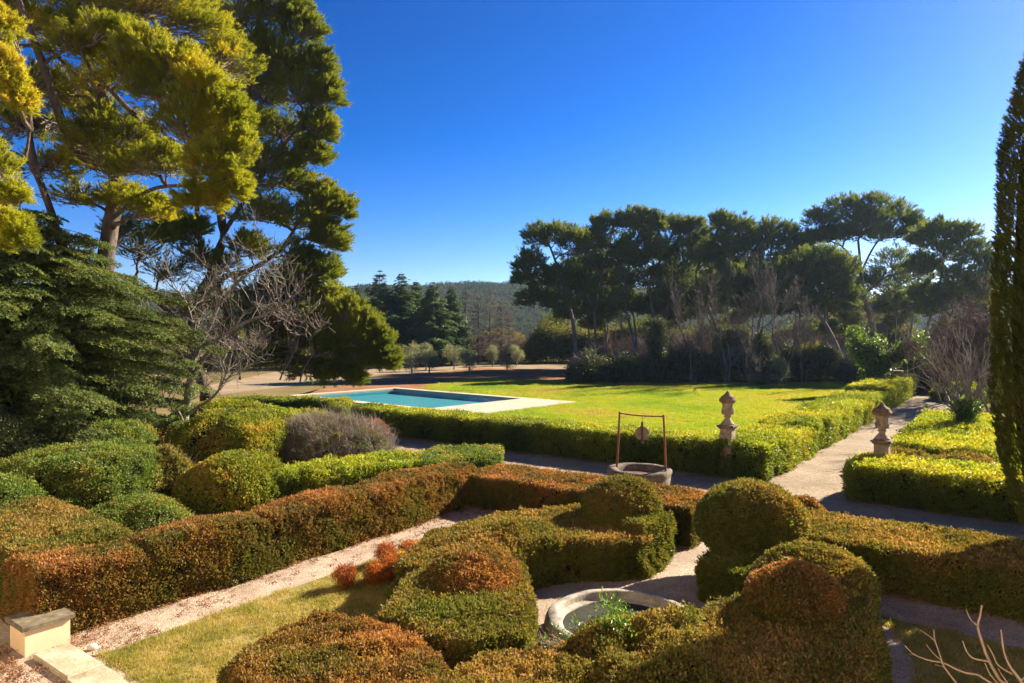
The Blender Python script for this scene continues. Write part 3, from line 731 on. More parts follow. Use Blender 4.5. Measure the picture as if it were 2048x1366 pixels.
# dry leaves lying under the hedges and on the gravel
def litter(pts, label, scl=.10):
    g = np.random.default_rng(nseed()); P = np.concatenate(pts); P = np.column_stack([P, np.full(len(P), .012)])
    o = scatter('leaf_litter', 'dry_leaf', P, unit(np.array([0, 0, 1.0]) + g.normal(0, .15, (len(P), 3))), scl * g.uniform(.5, 1.4, len(P)))
    tag(o, label, 'leaves')
def strip(p0, p1, q0, q1, n, bias=1.0):
    g = np.random.default_rng(nseed()); return G2(np.column_stack([g.uniform(p0, p1, n), q0 + (q1 - q0) * g.random(n) ** bias]))
litter([strip(-6, 5.3, 7.5, 6.5, 420, 3.0), strip(-6, -4.4, 6.2, 7.4, 110)], 'brown dry leaves along the foot of the long bronze hedge')
litter([strip(-8.5, -6.1, 5.5, 8.5, 260), strip(-6.7, -6.2, 6.4, 8.4, 120)], 'brown dry leaves on the gravel beside the cream pier')
litter([strip(4.7, 5.3, 1, 8, 200), strip(4.6, 5.0, -1, -9, 200)], 'brown dry leaves at the foot of the far parterre hedges')
litter([strip(12.4, 12.9, -1.2, -8, 200), np.array([K(*q) for q in np.column_stack([rng.uniform(-.5, 0, 300), rng.uniform(0, 20, 300)])]), np.array([K(*q) for q in np.column_stack([rng.uniform(0, 26, 150), rng.uniform(-.25, 0, 150)])])], 'brown dry leaves along the foot of the laurel hedges')

# ------------------------------------------------------------------ hills
def hills(name, az0, az1, r0, r1, hfun, label, n=140, m=26):
    """a range seen between two bearings; hfun(t) height of its ridge"""
    v, f = [], []
    for j in range(m):
        s = j / (m - 1); r = r0 + (r1 - r0) * s
        for i in range(n):
            t = i / (n - 1); a = az0 + (az1 - az0) * t
            z = hfun(a) * math.sin(min(1, s * 1.25) * math.pi / 2) ** 1.3 * (1 if s < .8 else max(0, 1 - (s - .8) * 3))
            x, y = r * math.sin(a), r * math.cos(a)
            z += 6 * math.sin(x * .021 + 1) * math.sin(y * .017) * s + 3 * math.sin(x * .05 + y * .04)*s
            v.append((x, y, z - 1))
    f = [(j * n + i, j * n + i + 1, (j + 1) * n + i + 1, (j + 1) * n + i) for j in range(m - 1) for i in range(n - 1)]
    o = obj(name, mesh(name, v, f, M['hill'], True)); tag(o, label, kind='structure')
    return np.array(v)
def ridge(a):
    x = CX + FPX * math.tan(a)
    xs = [-900, 300, 700, 930, 990, 1060, 1200, 1500, 1800, 2100, 3200]; hs_ = [32, 46, 52, 60, 61, 60, 54, 45, 38, 34, 24]
    return float(np.interp(x, xs, hs_))
hv = hills('hills', R(-55), R(60), 420, 900, ridge, 'wooded hill range behind the trees')
gg = np.random.default_rng(31)
sel = hv[gg.choice(len(hv), 26000)] + gg.normal(0, 8, (26000, 3)) * np.array([1, 1, 0])
sel = sel[(sel[:, 2] > 4) & (np.abs(sel[:, 0] / sel[:, 1]) < 1.0)]
tag(scatter('woods', 'hill_leaf', sel + np.array([0, 0, 1.0]), unit(np.array([0, 0, 1.0]) + gg.normal(0, .3, sel.shape)), gg.uniform(2.6, 5.0, len(sel))), 'dense woods covering the hill slopes', 'woods')

# ------------------------------------------------------------------ pool
pool = empty('swimming_pool', (*PP(8, 4), 0), 'rectangular swimming pool of still teal water in pale stone paving', 'pool')
w0, w1, b0_, b1_ = .8, 16.3, .8, 10.3
mb = MB(); zt = .06
outer = [PP(0, 0), PP(21, 0), PP(21, 11.2), PP(0, 11.2)]; inner = [PP(w0, b0_), PP(w1, b0_), PP(w1, b1_), PP(w0, b1_)]
ov = [(*p, zt) for p in outer] + [(*p, -.2) for p in outer]; iv = [(*p, zt) for p in inner] + [(*p, -.1) for p in inner]
mb.add(ov + iv, [(i, 8 + i, 8 + (i + 1) % 4, (i + 1) % 4) for i in range(4)] + [(i, (i + 1) % 4, 4 + (i + 1) % 4, 4 + i) for i in range(4)] + [(8 + i, 12 + i, 12 + (i + 1) % 4, 8 + (i + 1) % 4) for i in range(4)])
mb.build('paving', M['deck'], pool)
mb = MB(); iv = [(*p, -.101) for p in inner] + [(*p, -.42) for p in inner]
mb.add(iv, [(4, 5, 6, 7)] + [(i, 4 + i, 4 + (i + 1) % 4, (i + 1) % 4) for i in range(4)])
mb.build('liner', M['liner'], pool)
obj('water', mesh('water', [(*p, -.06) for p in inner], [(3, 2, 1, 0)], M['water']), pool)

# ------------------------------------------------------------------ fountain basin
bc = np.array([*B0, 0.0])
basin = empty('fountain_basin', tuple(bc), 'round worn stone basin with a moulded rim in the middle of the parterre', 'fountain basin')
mb = MB(); prof = [(1.20, 0), (1.20, .12), (1.25, .15), (1.27, .24), (1.25, .33), (1.22, .375), (1.20, .395), (1.12, .40), (1.085, .395), (1.07, .37), (1.065, .30), (1.06, .285), (1.02, .27), (.98, .262), (.968, .25), (.965, .235)]
mb.lathe(bc, prof, 72, wob=lambda a, z: .008 * math.sin(7 * a + 3 * z) + .005 * math.sin(17 * a)); mb.f = mb.f[:-2]
mb.build('rim', M['basin'], basin, True)
mb = MB(); mb.lathe(bc, [(.964, .236), (.95, .2), (.94, .02), (.5, .03), (.02, .035)], 48); mb.build('floor', M['basin_floor'], basin)  # floor and lower wall coloured dark in place of deep shade

# ------------------------------------------------------------------ well
wc = np.array([4.16, 22.35, 0.0])
well = empty('well', tuple(wc), 'old round stone well with a rusty iron gantry beside the long hedge', 'well')
mb = MB(); gw = np.random.default_rng(3)
def wobw(a, z): return .035 * math.sin(3 * a + 1) * (z > .3) + .025 * math.sin(7 * a + 2 * z) + .012 * math.sin(15 * a + 5 * z)
mb.lathe(wc, [(1.0, 0), (1.01, .18), (.99, .34), (1.0, .42), (1.03, .48), (1.03, .58), (.98, .64), (.86, .655), (.76, .63), (.72, .56), (.70, .42), (.69, .30)], 40, wob=wobw); mb.f = mb.f[:-2]
mb.build('kerb', M['well'], well, True)
mb = MB(); mb.lathe(wc, [(.70, .40), (.70, .43), (.66, .44)], 32); mb.build('cover', M['rust_dark'], well)
pl, pr = np.array([3.49, 22.75]), np.array([4.92, 21.85])
ax = unit(pr - pl)
top_l, top_r = np.array([3.58, 22.7, 2.44]), np.array([4.86, 21.9, 2.44])
for b, tp in ((pl, top_l), (pr, top_r)):
    v, f = tubes([(np.array([[*b, .60], (np.array([*b, .6]) + tp) / 2 + np.array([.006, 0, 0]), tp]), [.040, .036, .032])], 8)
    o = obj('post', mesh('post', v, f, M['rust'], True), well)
bl, br_ = top_l - np.array([0, 0, .04]), top_r - np.array([0, 0, .05])
mid = (bl + br_) / 2 - np.array([0, 0, .035])
v, f = tubes([(np.array([bl - [*ax * .03, 0], (bl + mid) / 2 - [0, 0, .012], mid, (br_ + mid) / 2 - [0, 0, .005], br_ + [*ax * .03, 0]]), [.022] * 5)], 6)
obj('crossbar', mesh('crossbar', v, f, M['rust_dark'], True), well)
wm = mid + np.array([.03, -.02, -.56])
pul = empty('pulley', tuple(wm), 'round pulley wheel in an iron strap hung over the well', 'pulley')
fw = np.array([*(-U * .9 + N * .0), 0]); fw = unit(np.array([-.30, -.95, 0])); sw = np.array([fw[1], -fw[0], 0]) * -1
mb = MB(); n = 28
rings = [(.225, -.022), (.225, -.008), (.205, 0), (.225, .008), (.225, .022)]
pv = []
for r, d in rings: pv += [wm + fw * d + r * (sw * math.cos(2 * math.pi * i / n) + np.array([0, 0, 1]) * math.sin(2 * math.pi * i / n)) for i in range(n)]
pf = [(j * n + i, j * n + (i + 1) % n, (j + 1) * n + (i + 1) % n, (j + 1) * n + i) for j in range(4) for i in range(n)] + [tuple(range(n - 1, -1, -1)), tuple(4 * n + i for i in range(n))]
mb.add(pv, pf); mb.build('wheel', M['wheel'], pul)
mb = MB(); axs = np.array([sw, fw, [0, 0, 1]])
for d in (-.045, .045): mb.box(wm + fw * d + [0, 0, .03], (.062, .010, .66), axs)
mb.box(wm + [0, 0, .345], (.062, .08, .05), axs); mb.box(wm + [0, 0, -.315], (.05, .08, .03), axs)
mb.build('strap', M['rust_dark'], pul)
mb = MB(); v, f = tubes([(np.array([wm + [0, 0, .36], wm + [.02, 0, .40], wm + [.02, 0, .45], wm + [0, 0, .50], wm + [-.012, 0, .535]]), [.009] * 5)], 5)
obj('hook', mesh('hook', v, f, M['rust_dark']), pul)

# ------------------------------------------------------------------ gate pillars with stone urns
gax = np.array([[*(-N), 0], [*U, 0], [0, 0, 1.0]])
def pillar(xy, zc, label, lean=0.0, plain=False):
    c = np.array([*xy, 0.0])
    root = empty('pillar', tuple(c), label, 'pillar', 'stone pillars with urns at the mouth of the walk')
    mb = MB(); mb.box(c + [0, 0, zc / 2 - .04], (.42, .42, zc - .08), gax); mb.box(c + [0, 0, .12], (.52, .52, .24), gax, .03)
    mb.build('pedestal', M['stone'], root)
    mb = MB()
    for z, s, hh in ((zc - .10, .46, .04), (zc - .06, .53, .05), (zc - .01, .60, .06)): mb.box(c + [0, 0, z], (s, s, hh), gax, .015)
    mb.build('cap', M['stone_cap'], root)
    u = c + np.array([0, 0, zc + .02])
    mb = MB()
    mb.lathe(u, [(.23, 0), (.235, .04), (.20, .07), (.17, .12), (.115, .18), (.095, .23), (.10, .26), (.135, .275), (.135, .30), (.10, .315), (.105, .34)], 24)
    mb.build('foot', M['stone'], root, True)
    mb = MB()
    lob = lambda a, z: .035 * math.cos(10 * a) * (z < .72)
    mb.lathe(u, [(.10, .33), (.145, .37), (.175, .45), (.172, .55), (.178, .66), (.195, .74), (.20, .76), (.235, .775)], 40, wob=lob)
    for k in range(4):                      # handles and swags worn to lumps
        a = A + math.pi / 4 + k * math.pi / 2
        for zz_, rr in ((.40, .05), (.48, .065), (.56, .045)): 
            bmv = [(u[0] + (.165) * math.cos(a) + rr * math.cos(q) * math.sin(w_), u[1] + .165 * math.sin(a) + rr * math.sin(q) * math.sin(w_), u[2] + zz_ + rr * math.cos(w_)) for w_ in np.linspace(.1, 3.04, 6) for q in np.linspace(0, 2 * math.pi, 8, endpoint=False)]
            mb.add(bmv, [(j * 8 + i, j * 8 + (i + 1) % 8, (j + 1) * 8 + (i + 1) % 8, (j + 1) * 8 + i) for j in range(5) for i in range(8)])
    mb.build('urn', M['stone'], root, True)
    mb = MB()
    wl = lambda a, z: .05 * math.sin(5 * a + 9 * z) + .035 * math.sin(11 * a + z * 20)
    mb.lathe(u, [(.20, .765), (.26, .80), (.285, .86), (.275, .91), (.23, .94), (.24, .97), (.19, 1.02), (.13, 1.06), (.10, 1.09), (.06, 1.15), (.03, 1.18), (.005, 1.19)], 30, wob=wl)
    mb.build('fruit_lid', M['stone_cap'], root, True)
    return root
pillar((7.66, 24.25), 1.80, 'stone pillar with urn standing in the hedge between the well and the walk')
pillar((11.9, 21.95), 1.62, 'stone pillar with urn standing in the low laurel hedge by the cypress')
c = V(1795, 762, 57); mb = MB()
far = empty('garden_urn', (c[0], c[1], 0), 'small stone urn on a pedestal at the far end of the walk', 'urn')
mb.box((c[0], c[1], .62), (.55, .55, 1.24), gax); mb.box((c[0], c[1], 1.29), (.7, .7, .1), gax, .02); mb.build('pedestal', M['stone'], far)
mb = MB(); mb.lathe((c[0], c[1], 1.34), [(.22, 0), (.10, .10), (.13, .2), (.36, .42), (.42, .62), (.48, .66), (.40, .70)], 20); mb.build('bowl', M['stone'], far, True)

# ------------------------------------------------------------------ cream pier and slab walk
pc = (G(-6.05, 7.15) + G(-5.43, 7.80)) / 2
pier = empty('pier', (pc[0], pc[1], 0), 'low cream rendered pier with mossy stone cap at the hedge end', 'pier')
mb = MB(); mb.box((pc[0], pc[1], .2), (.63, .63, .42), gax); mb.build('shaft', M['render'], pier)
mb = MB(); mb.box((pc[0], pc[1], .445), (.74, .74, .075), gax, .015); mb.build('cap', M['mossy'], pier)
walk = empty('slab_walk', (*G(-5.75, 5.5), 0), 'strip of worn stone slabs leading away from the cream pier', 'stone edging')
q = 7.0; first = None
for ln in (1.25, .62, .95, 1.1, .9, 1.2):
    mb = MB(); cc = G(-5.75 + rng.normal(0, .012), q - ln / 2)
    ang = rng.normal(0, .012); ca, sa = math.cos(ang), math.sin(ang)
    ax2 = np.array([gax[0] * ca + gax[1] * sa, -gax[0] * sa + gax[1] * ca, gax[2]])
    mb.box((cc[0], cc[1], .02 + rng.normal(0, .004)), (ln - .03, .50 + rng.normal(0, .015), .11), ax2, .014)
    o = mb.build('slab', M['slab'], walk); q -= ln
# a loose stone on the gravel
sp = W(186, 1299); bm = bmesh.new(); bmesh.ops.create_icosphere(bm, subdivisions=3, radius=1)
for vv in bm.verts:
    k = np.array(vv.co); kk = k * np.array([.075, .062, .05]) * (1 + .16 * wob3(k[None] * 1.2, 4)[0]); vv.co = Vector((sp[0] + kk[0], sp[1] + kk[1], .035 + kk[2]))
me = bpy.data.meshes.new('stone'); bm.to_mesh(me); bm.free(); me.materials.append(M['pebble'])
tag(obj('stone', me), 'fist sized pale stone lying on the gravel near the slabs', 'stone')

# ------------------------------------------------------------------ laurel hedges of the walk
WG = 'clipped laurel hedges along the gravel walk'
hedge('long straight laurel hedge running from the corner past the pool', [K(0, 2.05), K(1.6, 2.05), K(1.6, 21.2), K(0, 21.2)], 1.18, 'laurel', 120, .13, WG, lump=.07, side=.0, top=.7)
hedge('laurel hedge block turning the corner and following the walk', [K(0, 0), K(27.4, .0), K(27.4, 2.3), K(2, 2.2), K(1.8, 2.0), K(0, 2.0)], 1.2, 'laurel', 105, .14, WG, lump=.08, side=.25, top=.8, hfun=lambda p: .10 * np.sin((p - Q0) @ U * .9) * ((p - Q0) @ U > 3) - .10 * (np.abs((p - Q0) @ U - 6) < .8))
hedge('second laurel block of the walk beyond the dark notch', [K(28.0, 0), K(39.5, 0), K(39.5, 2.6), K(28.0, 2.6)], 1.42, 'laurel', 90, .15, WG, side=.3, top=.85)
hedge('dark green end piece of the hedge at the far end of the walk', [K(39.9, .1), K(45, .1), K(45, 1.8), K(39.9, 1.8)], 1.4, 'thicket', 60, .3, WG, core=True)
hedge('yellow green laurel hedge around the foot of the pillar near the cypress', [K(-1.06, -2.72), K(1.1, -2.85), K(1.3, -10), K(-1.1, -10)], 1.04, 'laurel', 120, .14, WG, lump=.08, side=.05, top=1.0)
hedge('thin browned patch of hedge behind the second pillar', [K(1.25, -2.95), K(4.2, -3.05), K(4.2, -6.2), K(1.45, -6.2)], .84, 'bronze', 70, .12, WG, lump=.16, side=.3, top=.6, stray=.2, hfun=lambda p: .12 * wob3(np.column_stack([p, p[:, 0] * 0]), 5, 2.2))
hedge('broad yellow laurel block beside the ivy-clad stump', [K(4.4, -3.05), K(17.5, -3.25), K(17.5, -6.0), K(4.4, -6.2)], 1.02, 'laurel', 90, .15, WG, lump=.1, side=.15, top=1.1)
poolh = [V(450, 811, 38)[:2], V(690, 811, 37.6)[:2], V(705, 800, 41.5)[:2], V(450, 795, 42)[:2]]
hedge('rounded laurel hedge in front of the pool under the pine', poolh, 1.12, 'laurel', 80, .17, WG, r=.4, lump=.12, side=.0, top=.5)
YH = [W(560, 950, .85), W(700, 940, .85), W(862, 926, .85), W(872, 905, .85), W(760, 905, .85), W(640, 925, .85), W(560, 935, .85)]
hedge('uneven yellow laurel hedge behind the long bronze hedge', YH, .85, 'laurel', 120, .12, WG, lump=.12, side=.3, top=1.0, r=.25)
GH = [W(852, 930, .95), W(1000, 908, .95), W(1000, 893, .95), W(880, 893, .95), W(845, 908, .95)]
hedge('grey green hedge end at the corner of the cross path', GH, .95, 'bush', 130, .11, WG, lump=.05)

# ------------------------------------------------------------------ bronze parterre hedges
BG = 'clipped bronze hedges of the parterre'
hedge('long bronze hedge from the cream pier to the cross path', [G(-5.75, 7.55), G(-2, 7.45), G(2, 7.5), G(5.5, 7.75), G(5.6, 9.0), G(0, 8.8), G(-5.7, 9.0)], 1.12, 'bronze_red', 445, 0.071, BG, lump=.06, side=.36, top=.85, r=.07, hfun=lambda p: sum(-.13 * np.exp(-((((p - B0) @ U - c_) / .09) ** 2)) for c_ in (-4.0, -1.5, 1.2, 3.4)) - .10 * (((p - B0) @ N) > 8.35) + .06 * np.sin((p - B0) @ U * 2.1 + 1))
hedge('short bronze hedge behind the cream pier, left of the long one', [G(-5.5, 9.15), G(-3.5, 9.15), G(-3.4, 14), G(-5.4, 14)], 1.0, 'bronze', 351, 0.076, BG, lump=.06, side=.15, top=.8)
hedge('straight bronze hedge in front of the well', [G(5.3, .95), G(7.25, .95), G(7.2, 7.9), G(5.3, 7.9)], .88, 'bronze_red', 405, 0.071, BG, side=-.1, top=.95, thin_foot=.35)
hedge('long bronze hedge running right along the shaded gravel', [G(4.8, -.75), G(7.0, -.75), G(7.0, -11), G(4.8, -11)], .86, 'bronze', 378, 0.076, BG, side=-.05, top=.95, thin_foot=.45)
hedge('curved bronze hedge between the well hedge and the basin', [G(2.75, .95), G(4.35, .95), G(4.4, 3.2), G(2.5, 4.45), G(.3, 4.6), G(-1.5, 3.7), G(-1.2, 2.4), G(.7, 2.55), G(1.9, 1.85)], .84, 'bronze', 459, 0.071, BG, lump=.08, side=-.05, top=.85, hfun=lambda p: .26 * np.exp(-(((p - G(1.3, 3.1)) / .75) ** 2).sum(1)))
E3 = [W(812, 1160, .84), W(862, 1112, .84), W(960, 1100, .84), W(1045, 1122, .84), W(1066, 1205, .84), W(1052, 1262, .84), W(950, 1285, .84), W(848, 1262, .84), W(760, 1228, .84)]
hedge('bronze hedge beside the basin carrying the reddest dome', E3, .84, 'bronze', 567, 0.067, BG, lump=.06, side=.25, top=.7, r=.09)
F1 = [W(462, 1340, .8), W(555, 1258, .8), W(650, 1226, .8), W(745, 1246, .8), W(835, 1275, .8), W(880, 1322, .8), W(880, 1430, .8), W(470, 1430, .8)]
hedge('red bronze hedge mound in the near corner of the grass plot', F1, .82, 'bronze_red', 621, 0.063, BG, lump=.11, side=.35, top=.72, r=.14)
F2 = [W(868, 1370, .8), W(975, 1305, .8), W(1065, 1298, .8), W(1130, 1320, .8), W(1260, 1352, .8), W(1320, 1450, .8), W(860, 1450, .8)]
hedge('orange bronze hedge nearest the terrace in front of the basin', F2, .8, 'bronze', 621, 0.063, BG, lump=.07, side=.3, top=.75, r=.08)
GR = [W(1412, 1290, .95), W(1395, 1228, .95), W(1420, 1200, .95), W(1490, 1187, .95), W(1690, 1180, .95), W(1748, 1192, .95), W(1752, 1250, .95), W(1720, 1440, .95), W(1390, 1440, .95)]
hedge('square bronze hedge half in shade, in front of the grass plot with the sapling', GR, .93, 'bronze', 567, 0.067, BG, lump=.07, side=.05, top=.72, r=.08)
GM = [W(1140, 1262, 1.0), W(1175, 1225, 1.0), W(1290, 1232, 1.0), W(1395, 1222, 1.0), W(1430, 1290, 1.0), W(1400, 1380, 1.0), W(1330, 1400, 1.0), W(1200, 1350, 1.0)]
hedge('loose untrimmed bronze hedge overhanging the front of the basin', GM, 1.0, 'bronze', 445, 0.071, BG, lump=.18, side=.35, top=.55, r=.35, stray=.2)
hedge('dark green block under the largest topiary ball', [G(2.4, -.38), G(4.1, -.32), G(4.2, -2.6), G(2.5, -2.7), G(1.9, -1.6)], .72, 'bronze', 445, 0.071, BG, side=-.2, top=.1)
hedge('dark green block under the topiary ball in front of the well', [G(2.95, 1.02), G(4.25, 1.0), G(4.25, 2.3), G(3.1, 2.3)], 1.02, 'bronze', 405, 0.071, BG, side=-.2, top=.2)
TG = 'topiary balls of the parterre'
b1 = V(1245, 1012, 15.6); dome('topiary ball standing just in front of the well', b1, (.84, .84, .62), 'bronze', 445, 0.071, zmin=.75, group=TG, side=.1, top=.75)
b2 = V(1502, 1040, 14.1); dome('largest topiary ball, at the mouth of the walk', b2, (1.04, 1.0, .76), 'bronze', 445, 0.071, zmin=.6, group=TG, side=.2, top=.6, parts=[(('fresh', 'new_shoots'), .0008, .10, .05)])
b3 = V(950, 1180, 11.7); dome('reddest topiary dome, left of the basin', b3, (.86, .84, .62), 'bronze_red', 580, 0.067, zmin=.5, group=TG, side=.28, top=.75)
b4 = V(1586, 1212, 10.1); dome('orange topiary dome on the square hedge right of the basin', b4, (.68, .64, .60), 'bronze_red', 567, 0.067, zmin=.5, group=TG, side=.15, top=.9)
b5 = V(1630, 1175, 11.7); dome('broad low topiary dome behind the orange one', b5, (.98, .9, .66), 'bronze', 513, 0.071, zmin=.3, group=TG, side=.2, top=.6)
bx = V(1600, 1020, 16.4); dome('small red-leaved shrub between the largest ball and the cross path', (bx[0], bx[1], .45), (.62, .5, .62), 'bronze_red', 351, 0.076, zmin=0, name='shrub', cat='shrub', side=.4, top=.8, parts=[(('red_leaf', 'red_leaves'), .06, .09, .03)])

# ------------------------------------------------------------------ rounded bushes on the left
def bush(label, px, py, D, rx, rz, key='bush', ry=None, dens=115, scl=.13, z=None, **kw):
    c = V(px, py, D)
    return dome(label, c, (rx, ry or rx, rz), key, dens, scl, zmin=0.0, name='shrub', cat='shrub', lump=kw.pop('lump', .14), **kw)
bush('largest round green shrub left of the long bronze hedge', 165, 985, 20.3, 2.15, 1.35, dens=130, sq=.85)
bush('round yellow-green shrub against the middle of the bronze hedge', 465, 985, 20.6, 1.52, 1.12, 'bush_yellow', dens=130)
bush('low spreading shrub tucked against the bronze hedge', 272, 1050, 17.9, 1.22, .62, dens=140, scl=.12, parts=[(('red_leaf', 'red_tips'), .05, .08, .03)])
bush('green shrub cut by the left edge behind the short hedge', -10, 1035, 17.5, 1.05, .95, dens=140)
bush('sparse browned shrub between the two round green ones', 330, 965, 21.3, .78, .95, 'bronze', dens=120, scl=.12, top=.5, side=.4, parts=[(('twigs', 'bare_twigs'), .1, .3, -.1)])
bush('tall green shrub behind the yellow-green one', 462, 900, 25, 1.9, 1.35, 'bush_yellow', dens=90, scl=.15, sq=.8)
bush('dark green shrub under the cedar and the ivy trunk', 310, 905, 27.5, 1.8, 1.4, 'bush', dens=70, scl=.16)
bush('bare grey twiggy shrub at the start of the cross path', 640, 893, 26.5, 1.55, 1.1, 'twigs', dens=34, scl=.36, core=False, parts=[(('bronze', 'leaves'), 1.3, .12, -.05), (('bush', 'green_leaves'), .9, .13, -.1)])
bush('half-bare shrub with green skirts beside the cross path', 715, 900, 26.5, 1.15, .85, 'bush', dens=80, scl=.14, core=False, parts=[(('twigs', 'bare_twigs'), .4, .42, .1)])
bush('red-leaved shrub at the left end of the shaded path', 748, 862, 28.2, .62, .48, 'red_leaf', dens=110, scl=.15)
bush('flat-topped laurel shrub behind the ivy trunk', 450, 838, 33, 2.3, .85, 'laurel', dens=75, scl=.17, top=.6, ry=1.2)
bush('long low laurel shrub in front of the pool hedge', 570, 852, 31.5, 2.1, .7, 'laurel', dens=75, scl=.17, top=.5, ry=1.1)
bush('shaded shrub at the foot of the cedar', 110, 885, 26, 2.6, 1.3, 'thicket', dens=50, scl=.28)
bush('dark shrub under the lowest cedar boughs at the left edge', -60, 900, 22, 1.8, 1.2, 'thicket', dens=55, scl=.26)
bush('bright green shrub behind the largest round one', 235, 900, 24, 1.3, 1.0, 'bush', dens=80, scl=.15)

# small shrubs on the grass plot
OG = 'small orange shrubs on the grass plot'
for px, py, h_, rr, key, lb in ((690, 1176, .46, .19, 'orange_leaf', 'orange shrub standing alone on the grass beside the gravel'), (752, 1170, .42, .22, 'orange_leaf', 'nearest of the orange shrubs in the clump'), (783, 1158, .5, .24, 'orange_leaf', 'bushiest orange shrub in the clump on the grass'), (772, 1128, .44, .2, 'orange_leaf', 'redder shrub at the back of the clump'), (806, 1150, .5, .12, 'yellow_leaf', 'slender bright yellow shrub at the end of the orange clump'), (820, 1118, .4, .22, 'orange_leaf', 'orange shrub against the curved bronze hedge')):
    b = W(px, py); g = np.random.default_rng(nseed()); n = 150
    root = empty('shrub', (b[0], b[1], 0), lb, 'shrub', OG)
    st = [(np.array([[*b, 0], [b[0] + g.normal(0, rr * .5), b[1] + g.normal(0, rr * .5), h_ * .5], [b[0] + g.normal(0, rr), b[1] + g.normal(0, rr), h_]]), [.008, .006, .003]) for _ in range(12)]
    vv, ff = tubes(st, 4); obj('stems', mesh('stems', vv, ff, M['twig_red']), root)
    d = ball(g, n) * np.array([rr, rr, h_ / 2]) ; P = np.column_stack([b[0] + d[:, 0] * (1 + d[:, 2]), b[1] + d[:, 1] * (1 + d[:, 2]), h_ / 2 + d[:, 2]])
    scatter('foliage', key, P, unit(g.normal(0, .4, (n, 3)) + np.array([0, 0, 1.0])), .095 * g.uniform(.7, 1.3, n), root)
# saplings in front of the basin
for px, py, D, h_, lb in ((1235, 1345, 9.6, 1.15, 'leafy green sapling pushing through the loose hedge at the basin'), (1180, 1340, 9.3, .95, 'smaller green sapling left of the leafy one by the basin')):
    x = (px - CX) / FPX * D; g = np.random.default_rng(nseed()); root = empty('sapling', (x, D, 0), lb, 'sapling')
    st = [(np.array([[x, D, 0], [x + g.normal(0, .08), D + g.normal(0, .08), h_ * .5], [x + g.normal(0, .22), D + g.normal(0, .2), h_ * g.uniform(.8, 1.05)]]), [.012, .009, .004]) for _ in range(5)]
    vv, ff = tubes(st, 5); obj('stems', mesh('stems', vv, ff, M['twig']), root)
    n = 150; j = g.integers(0, 5, n); t = g.uniform(.3, 1, n); P = np.array([st[a][0][0] * (1 - b) + st[a][0][2] * b for a, b in zip(j, t)]) + g.normal(0, .09, (n, 3))
    scatter('foliage', 'fresh', P, unit(g.normal(0, .6, (n, 3)) + np.array([0, 0, .7])), .10 * g.uniform(.7, 1.3, n), root)
# dry grass clump by the basin
g = np.random.default_rng(nseed()); b = W(1130, 1325)
P = np.column_stack([b[0] + g.normal(0, .16, 60), b[1] + g.normal(0, .12, 60), np.zeros(60)])
root = empty('grass_clump', (b[0], b[1], 0), 'clump of dry straw grass at the foot of the basin', 'grass clump')
bl = [(np.array([p, p + [g.normal(0, .08), g.normal(0, .08), .28], p + [g.normal(0, .2), g.normal(0, .2), .36]]), [.004, .003, .001]) for p in P for _ in range(4)]
vv, ff = tubes(bl, 3); obj('blades', mesh('blades', vv, ff, M['twig_pale']), root)['kind'] = 'stuff'

# ------------------------------------------------------------------ big pines on the left
def lob(*rows):
    """rows: px, py, depth, half-width px, half-height px (, share of leafy shoots)"""
    o = []
    for r in rows:
        px, py, D, a, b = r[:5]; rx, rz = a / FPX * D, b / FPX * D
        o.append((V(px, py, D), np.array([rx, rx * .9, rz]), r[5] if len(r) > 5 else 1.0))
    return o
D1 = 28.0; F1_ = D1 / 22.0                  # depths below are for 22 m and scaled
t1 = [np.array([(182 - CX) / FPX * D1, D1, 0])] + [V(x, y, D1) for x, y in ((188, 860), (192, 720), (200, 600), (214, 500), (228, 410), (236, 320), (205, 200), (165, 80), (140, -80), (130, -200))]
st1 = [([V(x, y, d * F1_) for x, y, d in ((205, 560, 22), (130, 500, 21), (105, 430, 20.5), (70, 330, 20), (55, 250, 20), (30, 200, 19.5), (-40, 150, 19))], .17),
       ([V(x, y, d * F1_) for x, y, d in ((236, 330, 22), (150, 300, 21.3), (90, 140, 20.6), (60, 60, 20.3), (35, -10, 20), (20, -90, 20))], .20),
       ([V(x, y, d * F1_) for x, y, d in ((232, 350, 22), (290, 270, 21), (240, 200, 20.3), (190, 150, 20), (160, 100, 19.6))], .14)]
lm1 = [([V(x, y, d * F1_) for x, y, d in ((222, 440, 22), (300, 380, 20.5), (390, 370, 19.6), (450, 360, 19))], .09),
       ([V(x, y, d * F1_) for x, y, d in ((190, 190, 22), (100, 100, 21), (30, 90, 20.5), (-40, 60, 20))], .10),
       ([V(x, y, d * F1_) for x, y, d in ((236, 330, 22), (330, 220, 20.4), (420, 230, 19.6))], .10),
       ([V(x, y, d * F1_) for x, y, d in ((50, 320, 20), (10, 350, 19), (-50, 390, 18.5))], .10),
       ([V(x, y, d * F1_) for x, y, d in ((105, 430, 20.5), (60, 330, 19.5), (20, 300, 19))], .08)]
